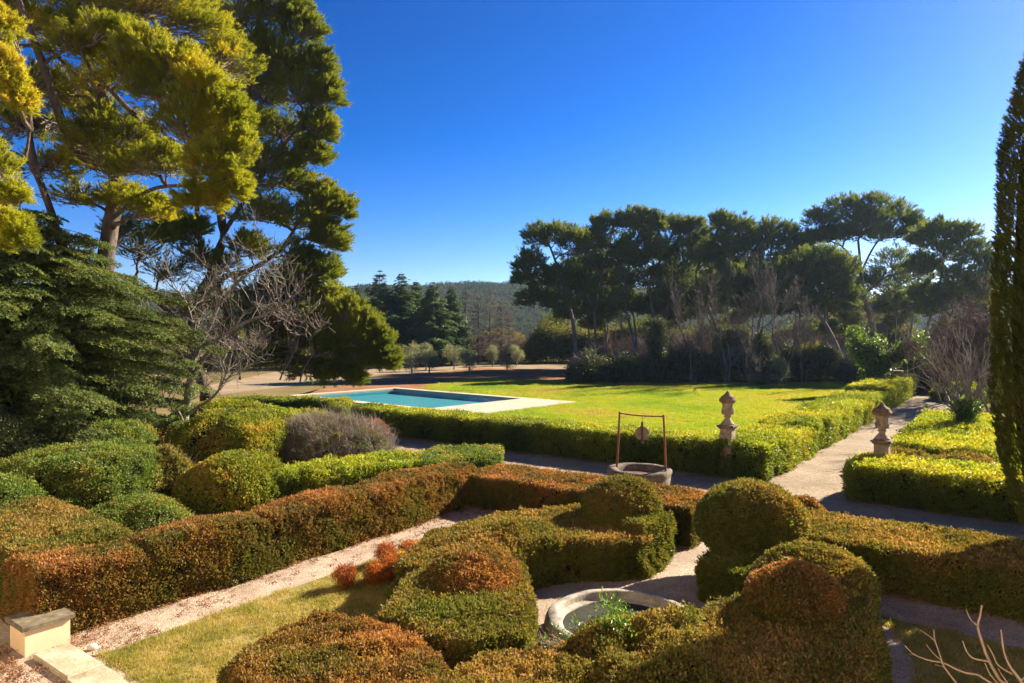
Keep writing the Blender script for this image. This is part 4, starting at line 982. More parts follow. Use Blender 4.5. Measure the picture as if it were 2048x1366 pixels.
L1 = lob(*[(r_[0], r_[1], r_[2] * F1_, *r_[3:]) for r_ in ((150, 95, 20.5, 70, 45, 0.8), (225, 75, 20.3, 70, 45, 0.8), (290, 110, 19.8, 75, 50, 0.8), (350, 130, 19.4, 70, 50, 0.8), (405, 185, 19.2, 70, 55), (445, 235, 19.2, 62, 60), (462, 300, 19.1, 50, 65), (430, 330, 19, 60, 60), (370, 250, 19.3, 70, 60, .45), (310, 190, 19.6, 70, 55, .45),
         (455, 375, 19.2, 45, 45), (400, 400, 19.5, 60, 40), (330, 330, 20.2, 60, 50, .45), (260, 150, 20, 65, 45, .45), (300, 420, 21, 60, 35, .45), (240, 400, 21.5, 55, 40, .45), (180, 330, 22.6, 60, 60, .45),
         (200, 20, 22.5, 90, 45, 0.6), (310, 10, 22.5, 90, 50, 0.6), (400, 60, 23, 80, 55, 0.6), (120, -10, 22, 80, 50, 0.6), (460, 130, 23.5, 60, 60, 0.6), (150, 220, 23, 70, 60, .45), (60, 60, 23.5, 70, 60, .45), (260, 270, 21, 70, 50, .45), (120, 180, 22, 60, 50, .35), (90, 260, 22, 50, 50, .2), (200, 250, 21, 60, 50, .32), (280, 330, 20.5, 60, 50, .32), (150, 400, 21, 60, 40, .15), (200, 170, 20.5, 60, 50, .3), (30, 260, 21, 55, 60, .32), (60, 170, 21, 60, 50, .32), (170, 290, 21, 60, 50, .32), (100, 340, 21.5, 60, 50, .32), (230, 330, 20.5, 50, 50, .2), (20, 30, 22, 70, 50, .4), (130, 60, 21.5, 60, 50, .5))])
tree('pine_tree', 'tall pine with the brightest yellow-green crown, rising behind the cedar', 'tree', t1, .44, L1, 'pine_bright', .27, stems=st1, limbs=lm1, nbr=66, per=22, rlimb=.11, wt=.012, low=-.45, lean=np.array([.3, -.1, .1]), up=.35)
L1b = lob((12, 140, 18, 35, 45, .5), (30, 200, 18.5, 40, 30, .5), (20, 395, 17, 35, 28, .4), (-20, 330, 19, 50, 50, .4), (5, 60, 19, 40, 40, .5))
t1b = [np.array([(-160 - CX) / FPX * 20, 20, 0])] + [V(x, y, 20) for x, y in ((-150, 700), (-120, 400), (-130, 100), (-150, -150))]
tree('pine_tree', 'pine mostly beyond the left edge with only boughs in view', 'tree', t1b, .3, L1b, 'pine_bright', .26, limbs=[([V(x, y, 20) for x, y in ((-122, 420), (-40, 300), (40, 330), (60, 260))], .09), ([V(x, y, 20) for x, y in ((-125, 480), (-60, 440), (10, 425))], .07)], nbr=50, per=20, wt=.010)
c = V(22, 455, 13.5)
L1c = [(c + np.array(d), np.array([.3, .3, .26])) for d in ((0, 0, 0), (-.25, .1, .1), (.12, 0, -.22), (-.2, 0, -.3))]
tree('pine_tree', 'young pine tip in bright yellow-green at the left edge', 'tree', [np.array([-11.5, 13.3, 0]), np.array([-11.2, 13.4, 4]), np.array([-10.6, 13.5, 6.3]), np.array([-10.2, 13.5, 6.9])], .12, L1c, 'pine_bright', .19, nbr=30, per=16, wt=.006, side=.25)

D2 = 42.0
t2 = [(*W(418, 828)[:2], 0)] + [V(x, y, D2) for x, y in ((412, 790), (400, 740), (392, 690), (388, 640), (400, 590), (425, 545), (445, 470), (440, 380), (470, 280), (500, 160), (520, 40), (530, -60))]
st2 = [([V(x, y, d) for x, y, d in ((400, 740, 42), (440, 690, 41), (455, 620, 40.5), (430, 560, 40.5), (400, 480, 40), (395, 400, 40), (410, 330, 41))], .28),
       ([V(x, y, d) for x, y, d in ((398, 720, 42), (350, 640, 41.5), (300, 590, 41), (240, 550, 41), (200, 545, 40))], .22),
       ([V(x, y, d) for x, y, d in ((405, 720, 42), (460, 700, 40.5), (540, 722, 39.5), (620, 715, 39), (700, 690, 38.5))], .24),
       ([V(x, y, d) for x, y, d in ((392, 640, 42), (440, 560, 41.5), (500, 540, 41.5), (560, 500, 41.5), (600, 440, 41.5))], .22)]
lm2 = [([V(x, y, d) for x, y, d in ((445, 470, 42), (490, 400, 41.5), (560, 300, 41.5), (610, 240, 41.5))], .16), ([V(x, y, d) for x, y, d in ((470, 280, 42), (530, 200, 42), (600, 120, 42))], .14), ([V(x, y, d) for x, y, d in ((425, 500, 41), (470, 560, 39.5), (510, 600, 39), (560, 610, 39))], .12)]
L2 = lob((480, 30, 42, 90, 60, .72), (560, 20, 42, 70, 60), (605, 60, 42, 50, 45), (550, 110, 42, 70, 50, 0.6), (630, 130, 42, 45, 45), (650, 190, 42, 40, 50), (590, 190, 42, 60, 50, 0.6), (640, 255, 42, 42, 45), (620, 310, 42, 45, 35), (560, 270, 43, 70, 50, .72), (520, 190, 43, 60, 50, .72),
         (560, 370, 42, 80, 45, .72), (640, 400, 42, 45, 40), (672, 418, 42, 42, 38), (600, 440, 41.5, 70, 45, 0.6), (655, 480, 42, 48, 45), (520, 430, 42, 70, 45, .72), (640, 545, 41.5, 48, 45), (590, 520, 41.5, 55, 45, 0.6), (655, 600, 41, 45, 40), (690, 630, 40, 45, 40),
         (725, 655, 39.5, 40, 38), (750, 690, 39.2, 42, 38), (770, 720, 39, 30, 30), (720, 720, 39, 50, 32, 0.6), (660, 690, 39.5, 55, 40, 0.6), (680, 750, 39, 55, 26), (620, 740, 39.5, 55, 30, 0.6), (560, 720, 40, 55, 30, .72), (600, 640, 40, 55, 40, .72), (545, 590, 41, 55, 45, .72), (470, 330, 43, 60, 50, .72), (430, 230, 43, 60, 60, .72), (500, 500, 42, 50, 40, .72), (480, 620, 40, 60, 40, .12), (540, 660, 39.5, 60, 35, .15), (590, 690, 39.5, 60, 35, .2), (450, 660, 40.5, 50, 40, .1), (500, 720, 39.5, 60, 30, .12), (420, 600, 41, 60, 45, .1), (520, 580, 40.5, 60, 45, .2), (560, 640, 39.5, 55, 40, .25), (430, 540, 41, 60, 40, .15), (360, 620, 41, 50, 40, .08), (400, 700, 40.5, 50, 40, .06), (280, 500, 40, 50, 40, .15), (330, 545, 40, 50, 40, .12), (240, 460, 40, 45, 35, .2), (400, 520, 40, 55, 40, .2), (300, 430, 40.5, 50, 35, .25), (380, 460, 40, 45, 30, .72), (330, 470, 39, 45, 25, .72), (500, 110, 42.5, 70, 60), (560, 150, 42.5, 70, 55, .8), (490, 250, 43, 70, 60, .7), (540, 330, 42.5, 70, 45, .8), (600, 600, 41, 55, 40, .7), (630, 650, 40, 55, 40, .7), (580, 560, 41, 60, 40, .6), (690, 690, 39.5, 55, 40, .8), (450, 130, 43.5, 60, 60, .6), (420, 40, 43, 60, 50, .6))
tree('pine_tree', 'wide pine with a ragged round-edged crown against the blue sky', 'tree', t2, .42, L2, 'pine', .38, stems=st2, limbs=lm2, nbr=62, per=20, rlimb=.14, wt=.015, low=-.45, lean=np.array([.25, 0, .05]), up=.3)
gx = np.random.default_rng(8)   # dead inner boughs under the wide pine
root, _ = bare_tree('dead_brush', 'leafless thicket of dead boughs under the wide pine', 'brush', [(V(520, 735, 39), (.25, 0, .45), 2.6, .05), (V(560, 760, 38.5), (.1, 0, 1), 2.6, .05), (V(600, 765, 38.5), (.3, 0, 1), 2.2, .05), (V(480, 760, 39), (-.2, 0, 1), 3.4, .06), (V(440, 780, 40), (.5, 0, 1), 3.8, .06), (V(340, 790, 40), (-.3, 0, 1), 4.0, .06), (V(280, 800, 40), (.1, 0, 1), 4.0, .06)], gx, depth=4, twig='twig', bark='twig', rmin=.012, spread=.7)
for o_ in C.objects:
    if o_.parent == root: o_['kind'] = 'stuff'

# ------------------------------------------------------------------ cedar
gc = np.random.default_rng(21)
def cprof(t): return float(np.interp(t, [0, .12, .3, .5, .7, .85, 1], [4.2, 4.6, 4.5, 4.2, 3.3, 2.0, .3]))
conifer('cedar_tree', 'dark blue-green cedar with drooping flat boughs at the left', 'tree', (*V(40, 900, 25.5)[:2], 0), 10.0, 4.0, 'cedar', gc, levels=21, per=10, frond=1.15, droop=.20, first=.16, prof=lambda t: 1.42 * cprof(t), rtrunk=.26, step=.5, rise=.12, tipk=.75, az_keep=lambda a: 1 - .5 * max(0, -math.sin(a)) ** 1.5)

# ------------------------------------------------------------------ bare tree with ivy, in front of the pool hedge
gb = np.random.default_rng(33); DB = 28
P0 = np.array([*V(366, 905, DB)[:2], 0])
mainp = [P0] + [V(x, y, DB) for x, y in ((368, 850), (375, 800), (384, 740), (400, 690), (425, 640), (440, 600))]
sub = [([V(x, y, DB) for x, y in ((380, 760), (420, 700), (470, 655), (540, 625), (590, 590))], .11), ([V(x, y, DB - .4) for x, y in ((384, 740), (392, 700), (386, 650), (370, 600), (340, 570))], .08),
       ([V(x, y, DB - .5) for x, y in ((372, 830), (430, 790), (455, 740), (465, 700))], .07), ([V(x, y, DB - .5) for x, y in ((370, 850), (340, 800), (300, 810), (270, 800))], .06), ([V(x, y, DB) for x, y in ((440, 610), (480, 560), (540, 520))], .07)]
root = empty('bare_tree', tuple(P0), 'leafless grey tree with ivy on its foot among the shrubs', 'tree')
paths = [(pline(mainp, 22), np.linspace(.20, .07, 22))] + [(pline(s, 14), np.linspace(r, r * .35, 14)) for s, r in sub]
v, f = tubes(paths, 8); obj('trunk', mesh('trunk', v, f, M['bark_grey'], True), root)
tw = []
for pth, r in paths:
    for _ in range(16):
        k = int(gb.integers(len(pth) // 3, len(pth))); out = []
        bare_paths(pth[k], gb.normal(0, .6, 3) + np.array([.25, 0, .5]), gb.uniform(.7, 1.5), .022, gb, 2, out=out, spread=.6)
        tw += [(p, np.maximum(q, .008)) for p, q, _ in out]
v, f = tubes(tw, 3); obj('twigs', mesh('twigs', v, f, M['bark_grey']), root)['kind'] = 'stuff'
n = 110; k = gb.integers(0, 12, n); tk = paths[0][0]
scatter('ivy', 'ivy', tk[k] + gb.normal(0, .12, (n, 3)), unit(gb.normal(size=(n, 3)) + np.array([0, -.6, .2])), .12 * gb.uniform(.7, 1.3, n), root)

# ------------------------------------------------------------------ grove beyond the lawn
PG = 'pines of the grove beyond the lawn'
def gpine(label, D, trunk, lobes, r=.22, tuft=.62, stems=(), **kw):
    D = 80 + (D - 62) * .72
    base = (*W(trunk[0][0], HOR + FPX * EYE / D)[:2], 0)
    tk = [np.array([(trunk[0][0] - CX) / FPX * D, D, 0])] + [V(x, y, D) for x, y in trunk]
    L = lob(*[(a, b, D + dd, c * 1.0, d * 1.22, rng.uniform(.7, 1.0)) for a, b, dd, c, d in lobes])
    sx = [([V(x, y, D) for x, y in s], rr) for s, rr in stems]
    return tree('pine_tree', label, 'tree', tk, r, L, 'pine_far', tuft, PG, bark='bark_far', twig='bark_far', stems=sx, nbr=kw.pop('nbr', 46), per=kw.pop('per', 15), rlimb=.14, wt=.02, trunk_sides=7, low=-.35, twiggy=.5, up=.4, **kw)
gpine('leftmost pine of the grove, its crown leaning out over the hill', 74, [(1152, 720), (1145, 640), (1128, 580), (1110, 520), (1090, 470)],
      [(1080, 480, 0, 40, 30), (1120, 480, 0, 45, 35), (1150, 500, 0, 40, 40), (1060, 530, 0, 35, 30), (1045, 560, -1, 22, 25), (1090, 560, 1, 45, 30), (1130, 560, 0, 45, 35), (1070, 600, 0, 45, 22), (1120, 610, -1, 40, 25), (1165, 580, 0, 35, 35)], r=.32,
      stems=[([(1132, 590), (1100, 560), (1060, 545)], .12)])
gpine('pine with the tall twin-domed crown left of the slender one', 80, [(1195, 720), (1190, 650), (1195, 580), (1215, 510), (1225, 460)],
      [(1210, 455, 0, 35, 30), (1250, 450, 0, 35, 28), (1230, 490, 0, 50, 30), (1190, 490, 0, 35, 35), (1200, 540, 0, 45, 30), (1250, 520, 0, 45, 30)], stems=[([(1192, 640), (1175, 590), (1170, 540)], .12)])
gpine('highest-topped slender pine in the middle of the grove', 78, [(1275, 725), (1262, 660), (1250, 600), (1262, 520), (1285, 450)],
      [(1285, 440, 0, 30, 24), (1310, 455, 0, 25, 30), (1280, 480, 0, 45, 30), (1310, 510, 0, 30, 35), (1265, 520, 0, 40, 25)], r=.24, stems=[([(1275, 725), (1268, 640), (1252, 580), (1240, 530)], .17)])
gpine('young pale pine spire among the grove trunks', 73, [(1242, 730), (1243, 600), (1243, 510)], [(1243, 520, 0, 10, 22), (1241, 555, 0, 16, 22), (1248, 590, 0, 22, 20), (1225, 610, 0, 20, 18)], r=.12, tuft=.40, nbr=30)
gpine('pine with a double stem and dense dark crown, third from the middle', 82, [(1312, 720), (1308, 640), (1300, 570), (1330, 500), (1350, 450)],
      [(1345, 455, 0, 35, 24), (1385, 460, 0, 35, 24), (1360, 490, 0, 50, 30), (1330, 510, 0, 35, 30), (1400, 500, 0, 35, 35), (1360, 540, 0, 50, 30), (1310, 560, 0, 35, 30), (1380, 580, 0, 40, 25)], stems=[([(1312, 720), (1325, 660), (1340, 600), (1360, 550)], .15)])
gpine('pine leaning left with its bare stem above the thicket', 76, [(1450, 730), (1430, 650), (1405, 585), (1392, 545), (1420, 490), (1440, 450)],
      [(1440, 450, 0, 35, 26), (1480, 460, 0, 35, 28), (1450, 490, 0, 50, 30), (1420, 520, 0, 40, 28), (1490, 510, 0, 40, 35), (1460, 550, 0, 50, 30), (1400, 600, -1, 35, 20), (1420, 580, 0, 35, 25)], r=.28, stems=[([(1405, 590), (1440, 560), (1470, 530)], .12)])
gpine('full green pine between the leaning one and the umbrella pine', 78, [(1500, 735), (1515, 660), (1530, 590), (1540, 520), (1545, 460)],
      [(1540, 465, 0, 40, 24), (1575, 475, 0, 35, 26), (1520, 490, 0, 45, 30), (1560, 510, 0, 55, 30), (1600, 500, 0, 30, 30), (1520, 540, 0, 45, 30), (1570, 560, 0, 45, 28)], r=.24)
gpine('great umbrella pine with the broadest dome of the grove', 84, [(1752, 720), (1742, 650), (1728, 590), (1722, 540), (1716, 480)],
      [(1640, 445, 0, 38, 26), (1690, 420, 0, 45, 26), (1740, 412, 0, 48, 24), (1790, 430, 0, 45, 26), (1825, 455, 0, 32, 28), (1660, 475, 0, 40, 22), (1720, 455, 2, 60, 24), (1780, 470, 1, 45, 24), (1620, 480, 0, 22, 20), (1700, 470, -3, 45, 18), (1740, 440, -2, 50, 20)], r=.42, nbr=50,
      stems=[([(1728, 590), (1770, 555), (1810, 540), (1840, 500)], .2), ([(1722, 540), (1690, 500), (1660, 470)], .18), ([(1722, 545), (1750, 490), (1790, 450)], .18), ([(1735, 620), (1780, 585), (1830, 570)], .16)])
gpine('nearest grove pine, its trunk leaning right to left below the dome', 68, [(1692, 750), (1672, 690), (1645, 640), (1610, 600), (1585, 580)],
      [(1640, 520, 0, 50, 28), (1680, 540, 0, 40, 35), (1600, 540, 0, 50, 30), (1550, 560, 0, 50, 30), (1500, 590, -1, 45, 30), (1560, 600, -1, 50, 25), (1640, 570, 0, 50, 30), (1690, 590, 0, 35, 35), (1620, 610, 0, 45, 22), (1480, 560, 0, 40, 30), (1520, 620, -1, 50, 22)], r=.36,
      stems=[([(1650, 640), (1655, 590), (1660, 550)], .16), ([(1620, 605), (1570, 595), (1520, 600)], .14)])
gpine('pine with the feathery spreading crown right of the umbrella dome', 66, [(1832, 740), (1850, 670), (1868, 610), (1885, 540), (1890, 480)],
      [(1885, 465, 0, 40, 24), (1925, 475, 0, 40, 26), (1850, 480, 0, 35, 30), (1890, 510, 0, 60, 30), (1950, 510, 0, 40, 28), (1975, 540, 0, 30, 28), (1840, 540, 0, 40, 30), (1910, 560, 0, 60, 28), (1950, 590, -1, 45, 22), (1850, 590, 0, 40, 25), (1980, 580, 0, 22, 22)], r=.26,
      stems=[([(1812, 745), (1822, 660), (1830, 600), (1835, 560)], .14), ([(1868, 620), (1910, 580), (1950, 560)], .12)])
gpine('thin leaning pine behind the ivy shrub at the end of the walk', 62, [(1835, 760), (1860, 690), (1885, 630), (1900, 590)], [(1900, 590, 0, 40, 22), (1870, 620, 0, 35, 18), (1930, 610, 0, 30, 18)], r=.2, nbr=30)
for k, (px, D, x2, y2) in enumerate(((1215, 88, 1195, 560), (1345, 90, 1320, 560), (1470, 92, 1460, 560), (1590, 90, 1600, 560), (1655, 94, 1650, 560), (1180, 92, 1165, 570), (1785, 92, 1790, 560), (1400, 96, 1390, 550))):
    lab = ('pine trunk just right of the grove\'s second trunk', 'straight thin pine right of the double-stemmed one', 'slim pine trunk behind the leaning pine', 'thin back-row pine left of the umbrella trunk', 'back-row pine between the leaning trunk and the thicket', 'back-row pine close to the leftmost trunk', 'back-row pine right of the umbrella trunk', 'farthest thin pine in the gap of the grove')[k]
    gpine(lab, D, [(px, 725), ((px + x2) / 2 + 4, 650), (x2, y2)], [(x2, y2 - 30, 0, 55, 35), (x2 - 35, y2 + 5, 0, 45, 30), (x2 + 38, y2 - 5, 0, 45, 32), (x2 + 5, y2 + 45, 0, 50, 24), (x2 - 30, y2 + 60, 0, 30, 14), (x2 + 40, y2 + 55, 0, 32, 16)], r=.17)

for k, (px, D, y2, w2, lab) in enumerate(((1215, 98, 590, 52, 'bushy young pine filling the gap behind the twin domes'), (1335, 100, 600, 50, 'bushy young pine between the slender and the double-stemmed pine'), (1400, 104, 570, 55, 'dense young pine above the leaning bare stem'), (1505, 100, 580, 52, 'dense young pine behind the palest bare tree'), (1590, 104, 540, 50, 'bushy pine filling in left of the umbrella trunk'), (1690, 106, 600, 50, 'low bushy pine seen under the great umbrella'), (1800, 104, 600, 46, 'low bushy pine right of the umbrella trunk'), (1960, 96, 590, 45, 'low bushy pine close to the cypress'))):
    gpine(lab, D, [(px - 6, 725), (px, 660), (px + 4, y2)], [(px, y2 - 12, 0, w2, 30), (px - 32, y2 + 18, 0, w2 * .7, 26), (px + 34, y2 + 12, 0, w2 * .7, 28), (px + 4, y2 + 45, 0, w2 * .8, 24), (px - 28, y2 + 62, 0, w2 * .55, 16)], r=.2)

# ------------------------------------------------------------------ firs and bare larches left of the grove
gf = np.random.default_rng(41); FG = 'dark firs behind the olive trees'
for px, top, D, rm, lb in ((714, 568, 118, 2.6, 'small fir at the left of the row, half hidden by the wide pine'), (760, 538, 112, 4.6, 'tallest broad fir of the row'), (803, 543, 113, 4.4, 'second tall fir, next to the tallest'), (832, 560, 116, 3.6, 'lower fir joining the two tall ones'), (866, 562, 110, 4.0, 'fir at the right of the dark row'), (903, 572, 114, 3.2, 'ragged fir beside the bare larches')):
    b = V(px, 730, D); h_ = 5 - (top - HOR) / FPX * D
    conifer('fir_tree', lb, 'tree', (b[0], b[1], 0), h_, rm, 'fir_far', gf, FG, levels=30, per=9, frond=1.9, droop=.02, first=.06, step=1.0, rise=.5, keep=.8, tipk=.16, prof=lambda t, rm=rm: rm * (1 - t) ** .75 * (1 + .25 * math.sin(t * 37)) + .08)
LG = 'bare larches in front of the hill'
for px, top, D, lb in ((932, 572, 122, 'bare larch closest to the dark firs'), (957, 590, 118, 'shorter bare larch of the group'), (980, 574, 120, 'tallest bare larch in the middle of the group'), (1004, 600, 117, 'bare larch on the right of the group'), (915, 610, 121, 'lowest bare larch against the firs'), (1018, 618, 124, 'faint bare larch near the leftmost pine')):
    b = V(px, 735, D); h_ = 5 - (top - HOR) / FPX * D
    root = empty('larch_tree', (b[0], b[1], 0), lb, 'tree', LG)
    tr = np.array([[b[0], b[1], h_ * t] for t in np.linspace(0, 1, 8)]); v, f = tubes([(tr, np.linspace(.2, .03, 8))], 6); obj('trunk', mesh('trunk', v, f, M['bark_far'], True), root)
    tw = []
    for _ in range(190):
        t = gf.uniform(.15, .98); az = gf.uniform(0, 6.28); ln = 2.4 * (1 - t) ** .7 + .3; p = np.array([b[0], b[1], h_ * t]); d = np.array([math.cos(az), math.sin(az), gf.normal(.05, .2)])
        tw.append((np.array([p, p + d * ln * .5, p + d * ln + [0, 0, -.15 * ln]]), [.035, .025, .012]))
        for _k in range(3):
            q = p + d * ln * gf.uniform(.3, .9); e = unit(d + gf.normal(0, .7, 3)); tw.append((np.array([q, q + e * .45]), [.02, .01]))
    v, f = tubes(tw, 3); obj('branches', mesh('branches', v, f, M['bark_far']), root)['kind'] = 'stuff'

# ------------------------------------------------------------------ olive trees
OL = 'young olive trees on the bare earth'
olives = ((823, 752, 715, 92, 26, 'olive tree half behind the wide pine'), (858, 748, 718, 97, 18, 'slim pale olive tree second from the pine'), (852, 742, 706, 104, 16, 'olive tree at the edge of the pale track'), (908, 739, 710, 99, 20, 'round-headed olive tree left of the forked one'), (938, 746, 716, 92, 19, 'olive tree standing alone in the middle of the earth'), (985, 733, 706, 106, 13, 'small far olive tree by the track'), (1014, 740, 715, 98, 18, 'olive tree closest to the grove'), (1033, 731, 704, 108, 14, 'dim olive tree under the grove edge'), (806, 730, 690, 112, 22, 'brownish olive tree behind the others'))
for px, pb_, pc_, D, rp, lb in olives:
    D = FPX * EYE / (pb_ - HOR); x = (px - CX) / FPX * D; g = np.random.default_rng(nseed()); c = V(px, pc_, D); rr = 1.22 * rp / FPX * D
    root = empty('olive_tree', (x, D, 0), lb, 'tree', OL)
    pths = [(np.array([[x, D, 0], [x + .05, D, c[2] * .35], [x, D, c[2] * .6]]), [.12, .09, .08])]
    for _ in range(7):
        e = c + ball(g, 1)[0] * rr * .7; pths.append((wander(np.array([x, D, c[2] * .5]), e, g, n=4), np.linspace(.06, .02, 4)))
    v, f = tubes(pths, 5); obj('trunk', mesh('trunk', v, f, M['bark_grey'], True), root)
    n = 190; s = c + unit(g.normal(size=(9, 3))) * rr * .62; d = unit(g.normal(size=(n, 3))); P = s[g.integers(0, 9, n)] + d * rr * .45 * g.uniform(.4, 1.1, (n, 1)) * np.array([1, 1, .9])
    scatter('crown', 'olive', P, unit(d + [0, 0, .4]), .36 * g.uniform(.6, 1.3, n), root)
# olive grove's grey bushes behind
g = np.random.default_rng(61)
for px, py, D, rx, rz, lb in ((880, 690, 118, 2.6, 3.2, 'tall grey willow-like bush behind the olives'), (905, 690, 122, 2.4, 3.0, 'grey bush under the firs, right of the willow-like one')):
    bush(lb, px, py, D, rx, rz, 'olive', dens=9, scl=.6, core=False)

# ------------------------------------------------------------------ thicket along the lawn
def mass(name, label, boxes, key, n, scl, seed, kind='stuff'):
    """boxes: px0, px1, depth0, depth1, height at both ends"""
    g = np.random.default_rng(seed); PPs, ZZ = [], []
    for x0, x1, d0, d1, h0, h1, m in boxes:
        m = int(m * n); px = g.uniform(x0, x1, m); t = (px - x0) / (x1 - x0); D = d0 + (d1 - d0) * t + g.uniform(0, 7, m)
        h_ = (h0 + (h1 - h0) * t) * (.72 + .42 * wob3(np.column_stack([px * .035, D * .2, px * 0]), seed, 1.0)) * np.clip(np.minimum(px - x0, x1 - px) / 45 + .25, 0, 1) ** .6
        z = h_ * np.sqrt(g.random(m))
        PPs.append(np.column_stack([(px - CX) / FPX * D, D, z])); ZZ.append(unit(g.normal(0, .6, (m, 3)) + np.array([0, -.3, .7])))
    P = np.concatenate(PPs)
    return tag(scatter(name, key, P, np.concatenate(ZZ), scl * g.uniform(.6, 1.4, len(P)), kind=kind), label, 'undergrowth')
mass('undergrowth', 'dark tangled undergrowth along the far edge of the lawn', [(1145, 1700, 70, 74, 3.4, 3.0, 1.0), (1700, 1850, 70, 62, 2.2, 2.2, .2), (1140, 1190, 69, 70, 2.6, 3.6, .12)], 'thicket', 5200, .62, 71)
mass('undergrowth', 'bare grey brush in the shade of the grove', [(1150, 1700, 71, 75, 3.4, 3.2, 1.0), (1700, 1860, 72, 66, 3, 3, .3)], 'twigs', 1100, 1.1, 72)
mass('woods', 'brown and olive woods far behind the grove trunks', [(1060, 1500, 120, 128, 7.5, 8.5, 1.0), (1500, 2010, 125, 118, 8, 8, 1.0), (700, 900, 135, 130, 9, 8, .5), (900, 1060, 134, 130, 4.5, 5.0, .4), (430, 720, 100, 120, 6, 7, .45), (-300, 440, 75, 95, 7, 7, .9)], 'wood_far', 4200, 1.25, 73)
mass('woods', 'reddish leafless woods behind the olives and the grove', [(900, 1180, 126, 124, 3.5, 4.5, .6), (1180, 1720, 112, 115, 5.5, 5.5, .8), (330, 700, 88, 100, 6, 6, .8), (-300, 330, 66, 80, 6, 6, .7)], 'twigs_red', 520, 1.7, 74)
bush('pale rounded shrub at the lawn edge below the bare trees', 1540, 742, 70, 1.5, 1.4, 'olive', dens=18, scl=.45)
bush('yellow-green shrub glowing in the dark thicket', 1462, 693, 78, 1.6, 1.5, 'bush_yellow', dens=16, scl=.5)
bush('brown-leaved shrub at the foot of the umbrella pine', 1625, 720, 74, 2.2, 1.4, 'wood_far', dens=12, scl=.6)
for px, D, h_, lb in ((1524, 69, 3.9, 'small upright cypress in the thicket, beside the pale shrub'), (1315, 71, 5.6, 'ivy column wrapped round a grove trunk')):
    b = V(px, 740, D); dome(lb, (b[0], b[1], h_ / 2 + .8), (.75, .75, h_ / 2), 'thicket', 28, .45, zmin=0, name='shrub', cat='shrub', lump=.2)
BT = 'bare grey trees at the grove edge'
for px, D, hh, lb, sd in ((1385, 72, 5.0, 'bare grey tree left in the pale group before the pines', 1), (1452, 71, 5.2, 'bare grey tree in the middle of the pale group', 2), (1500, 70, 6.0, 'palest and widest bare tree of the grove edge', 3), (1565, 71, 5.5, 'bare forked tree right of the palest one', 4), (1605, 72, 4.5, 'thin bare tree next to the leaning pine', 5), (1745, 66, 4.6, 'bare tree above the ivy shrub', 6), (1345, 73, 4.4, 'smallest bare tree of the pale group', 7)):
    x = (px - CX) / FPX * D; gg = np.random.default_rng(900 + sd)
    bare_tree('bare_tree', lb, 'tree', [((x, D, 0), (gg.normal(0, .15), 0, 1), hh, .14), ((x + .3, D, 0), (.3, 0, 1), hh * .8, .1)], gg, depth=5, group=BT, rmin=.012, bark='bark_far', twig='bark_far', nchild=(3, 4), spread=.6, up=.45, shrink=.66)
# ivy-clad V-shaped tree
gi = np.random.default_rng(55); D = 57; b = np.array([(1748 - CX) / FPX * D, D, 0])
root = empty('ivy_tree', tuple(b), 'V-shaped trunks smothered in bright ivy at the end of the walk', 'tree')
arms = [pline([b, V(1735, 735, D), V(1718, 700, D), V(1712, 670, D)], 12), pline([b, V(1770, 735, D), V(1800, 705, D), V(1835, 690, D)], 12), pline([b, V(1750, 730, D), V(1745, 690, D)], 12)]
v, f = tubes([(p, np.linspace(.3, .08, 12)) for p in arms], 7); obj('trunk', mesh('trunk', v, f, M['bark_far'], True), root)
P = np.concatenate([p[gi.integers(0, 12, 190)] + gi.normal(0, .35, (190, 3)) for p in arms])
scatter('ivy', 'ivy', P, unit(gi.normal(size=P.shape) + np.array([0, -.3, .5])), .42 * gi.uniform(.6, 1.3, len(P)), root)

# ------------------------------------------------------------------ right side: pollarded stump with ivy, bare brush, cypress
gs = np.random.default_rng(66); D = 30.5; b = np.array([(1932 - CX) / FPX * D, D, 0])
root, _ = bare_tree('bare_tree', 'ivy-clad stump with a fan of bare shoots on the right lawn', 'tree', [(b, (0, 0, 1), 1.7, .22)] + [(b + np.array([gs.normal(0, .12), 0, gs.uniform(1.3, 2.0)]), (gs.normal(0, .75), gs.normal(0, .5), .8), gs.uniform(1.2, 2.4), .035) for _ in range(22)], gs, depth=2, rmin=.009, bark='bark_grey', twig='twig', spread=.4, up=.3)
n = 420; P = b + np.column_stack([gs.normal(0, .26, n), gs.normal(0, .26, n), gs.uniform(0, 2.1, n)]); P[:, 0] *= 1; P[:60, :2] = b[:2] + gs.normal(0, .6, (60, 2)); P[:60, 2] = gs.uniform(.02, .3, 60)
scatter('ivy', 'ivy', P, unit(gs.normal(size=(n, 3)) + np.array([0, -.3, .3])), .17 * gs.uniform(.7, 1.3, n), root)
RB = 'bare reddish trees behind the stump'
for px, D, hh, lb, sd in ((1890, 50, 3.6, 'bare reddish tree directly above the stump', 1), (1945, 47, 3.8, 'bare reddish tree between the stump and the cypress', 2), (1985, 45, 3.6, 'bare reddish tree brushing the cypress', 3), (1925, 54, 3.8, 'bare reddish tree farthest back in the group', 4)):
    x = (px - CX) / FPX * D; gg = np.random.default_rng(950 + sd)
    bare_tree('bare_tree', lb, 'tree', [((x, D, 0), (.05, 0, 1), hh, .12), ((x - .3, D, 0), (-.4, 0, 1), hh * .9, .09), ((x + .3, D, 0), (.45, 0, 1), hh * .9, .09)], gg, depth=5, group=RB, rmin=.014, bark='bark_grey', twig='twig_red', nchild=(3, 4), spread=.65, up=.3, shrink=.68)
mass('undergrowth', 'dark undergrowth closing the end of the walk behind the bare trees', [(1790, 2060, 60, 54, 4.5, 6.0, 1.0), (1850, 2060, 58, 50, 2.0, 2.5, .4)], 'thicket', 1600, .6, 75)
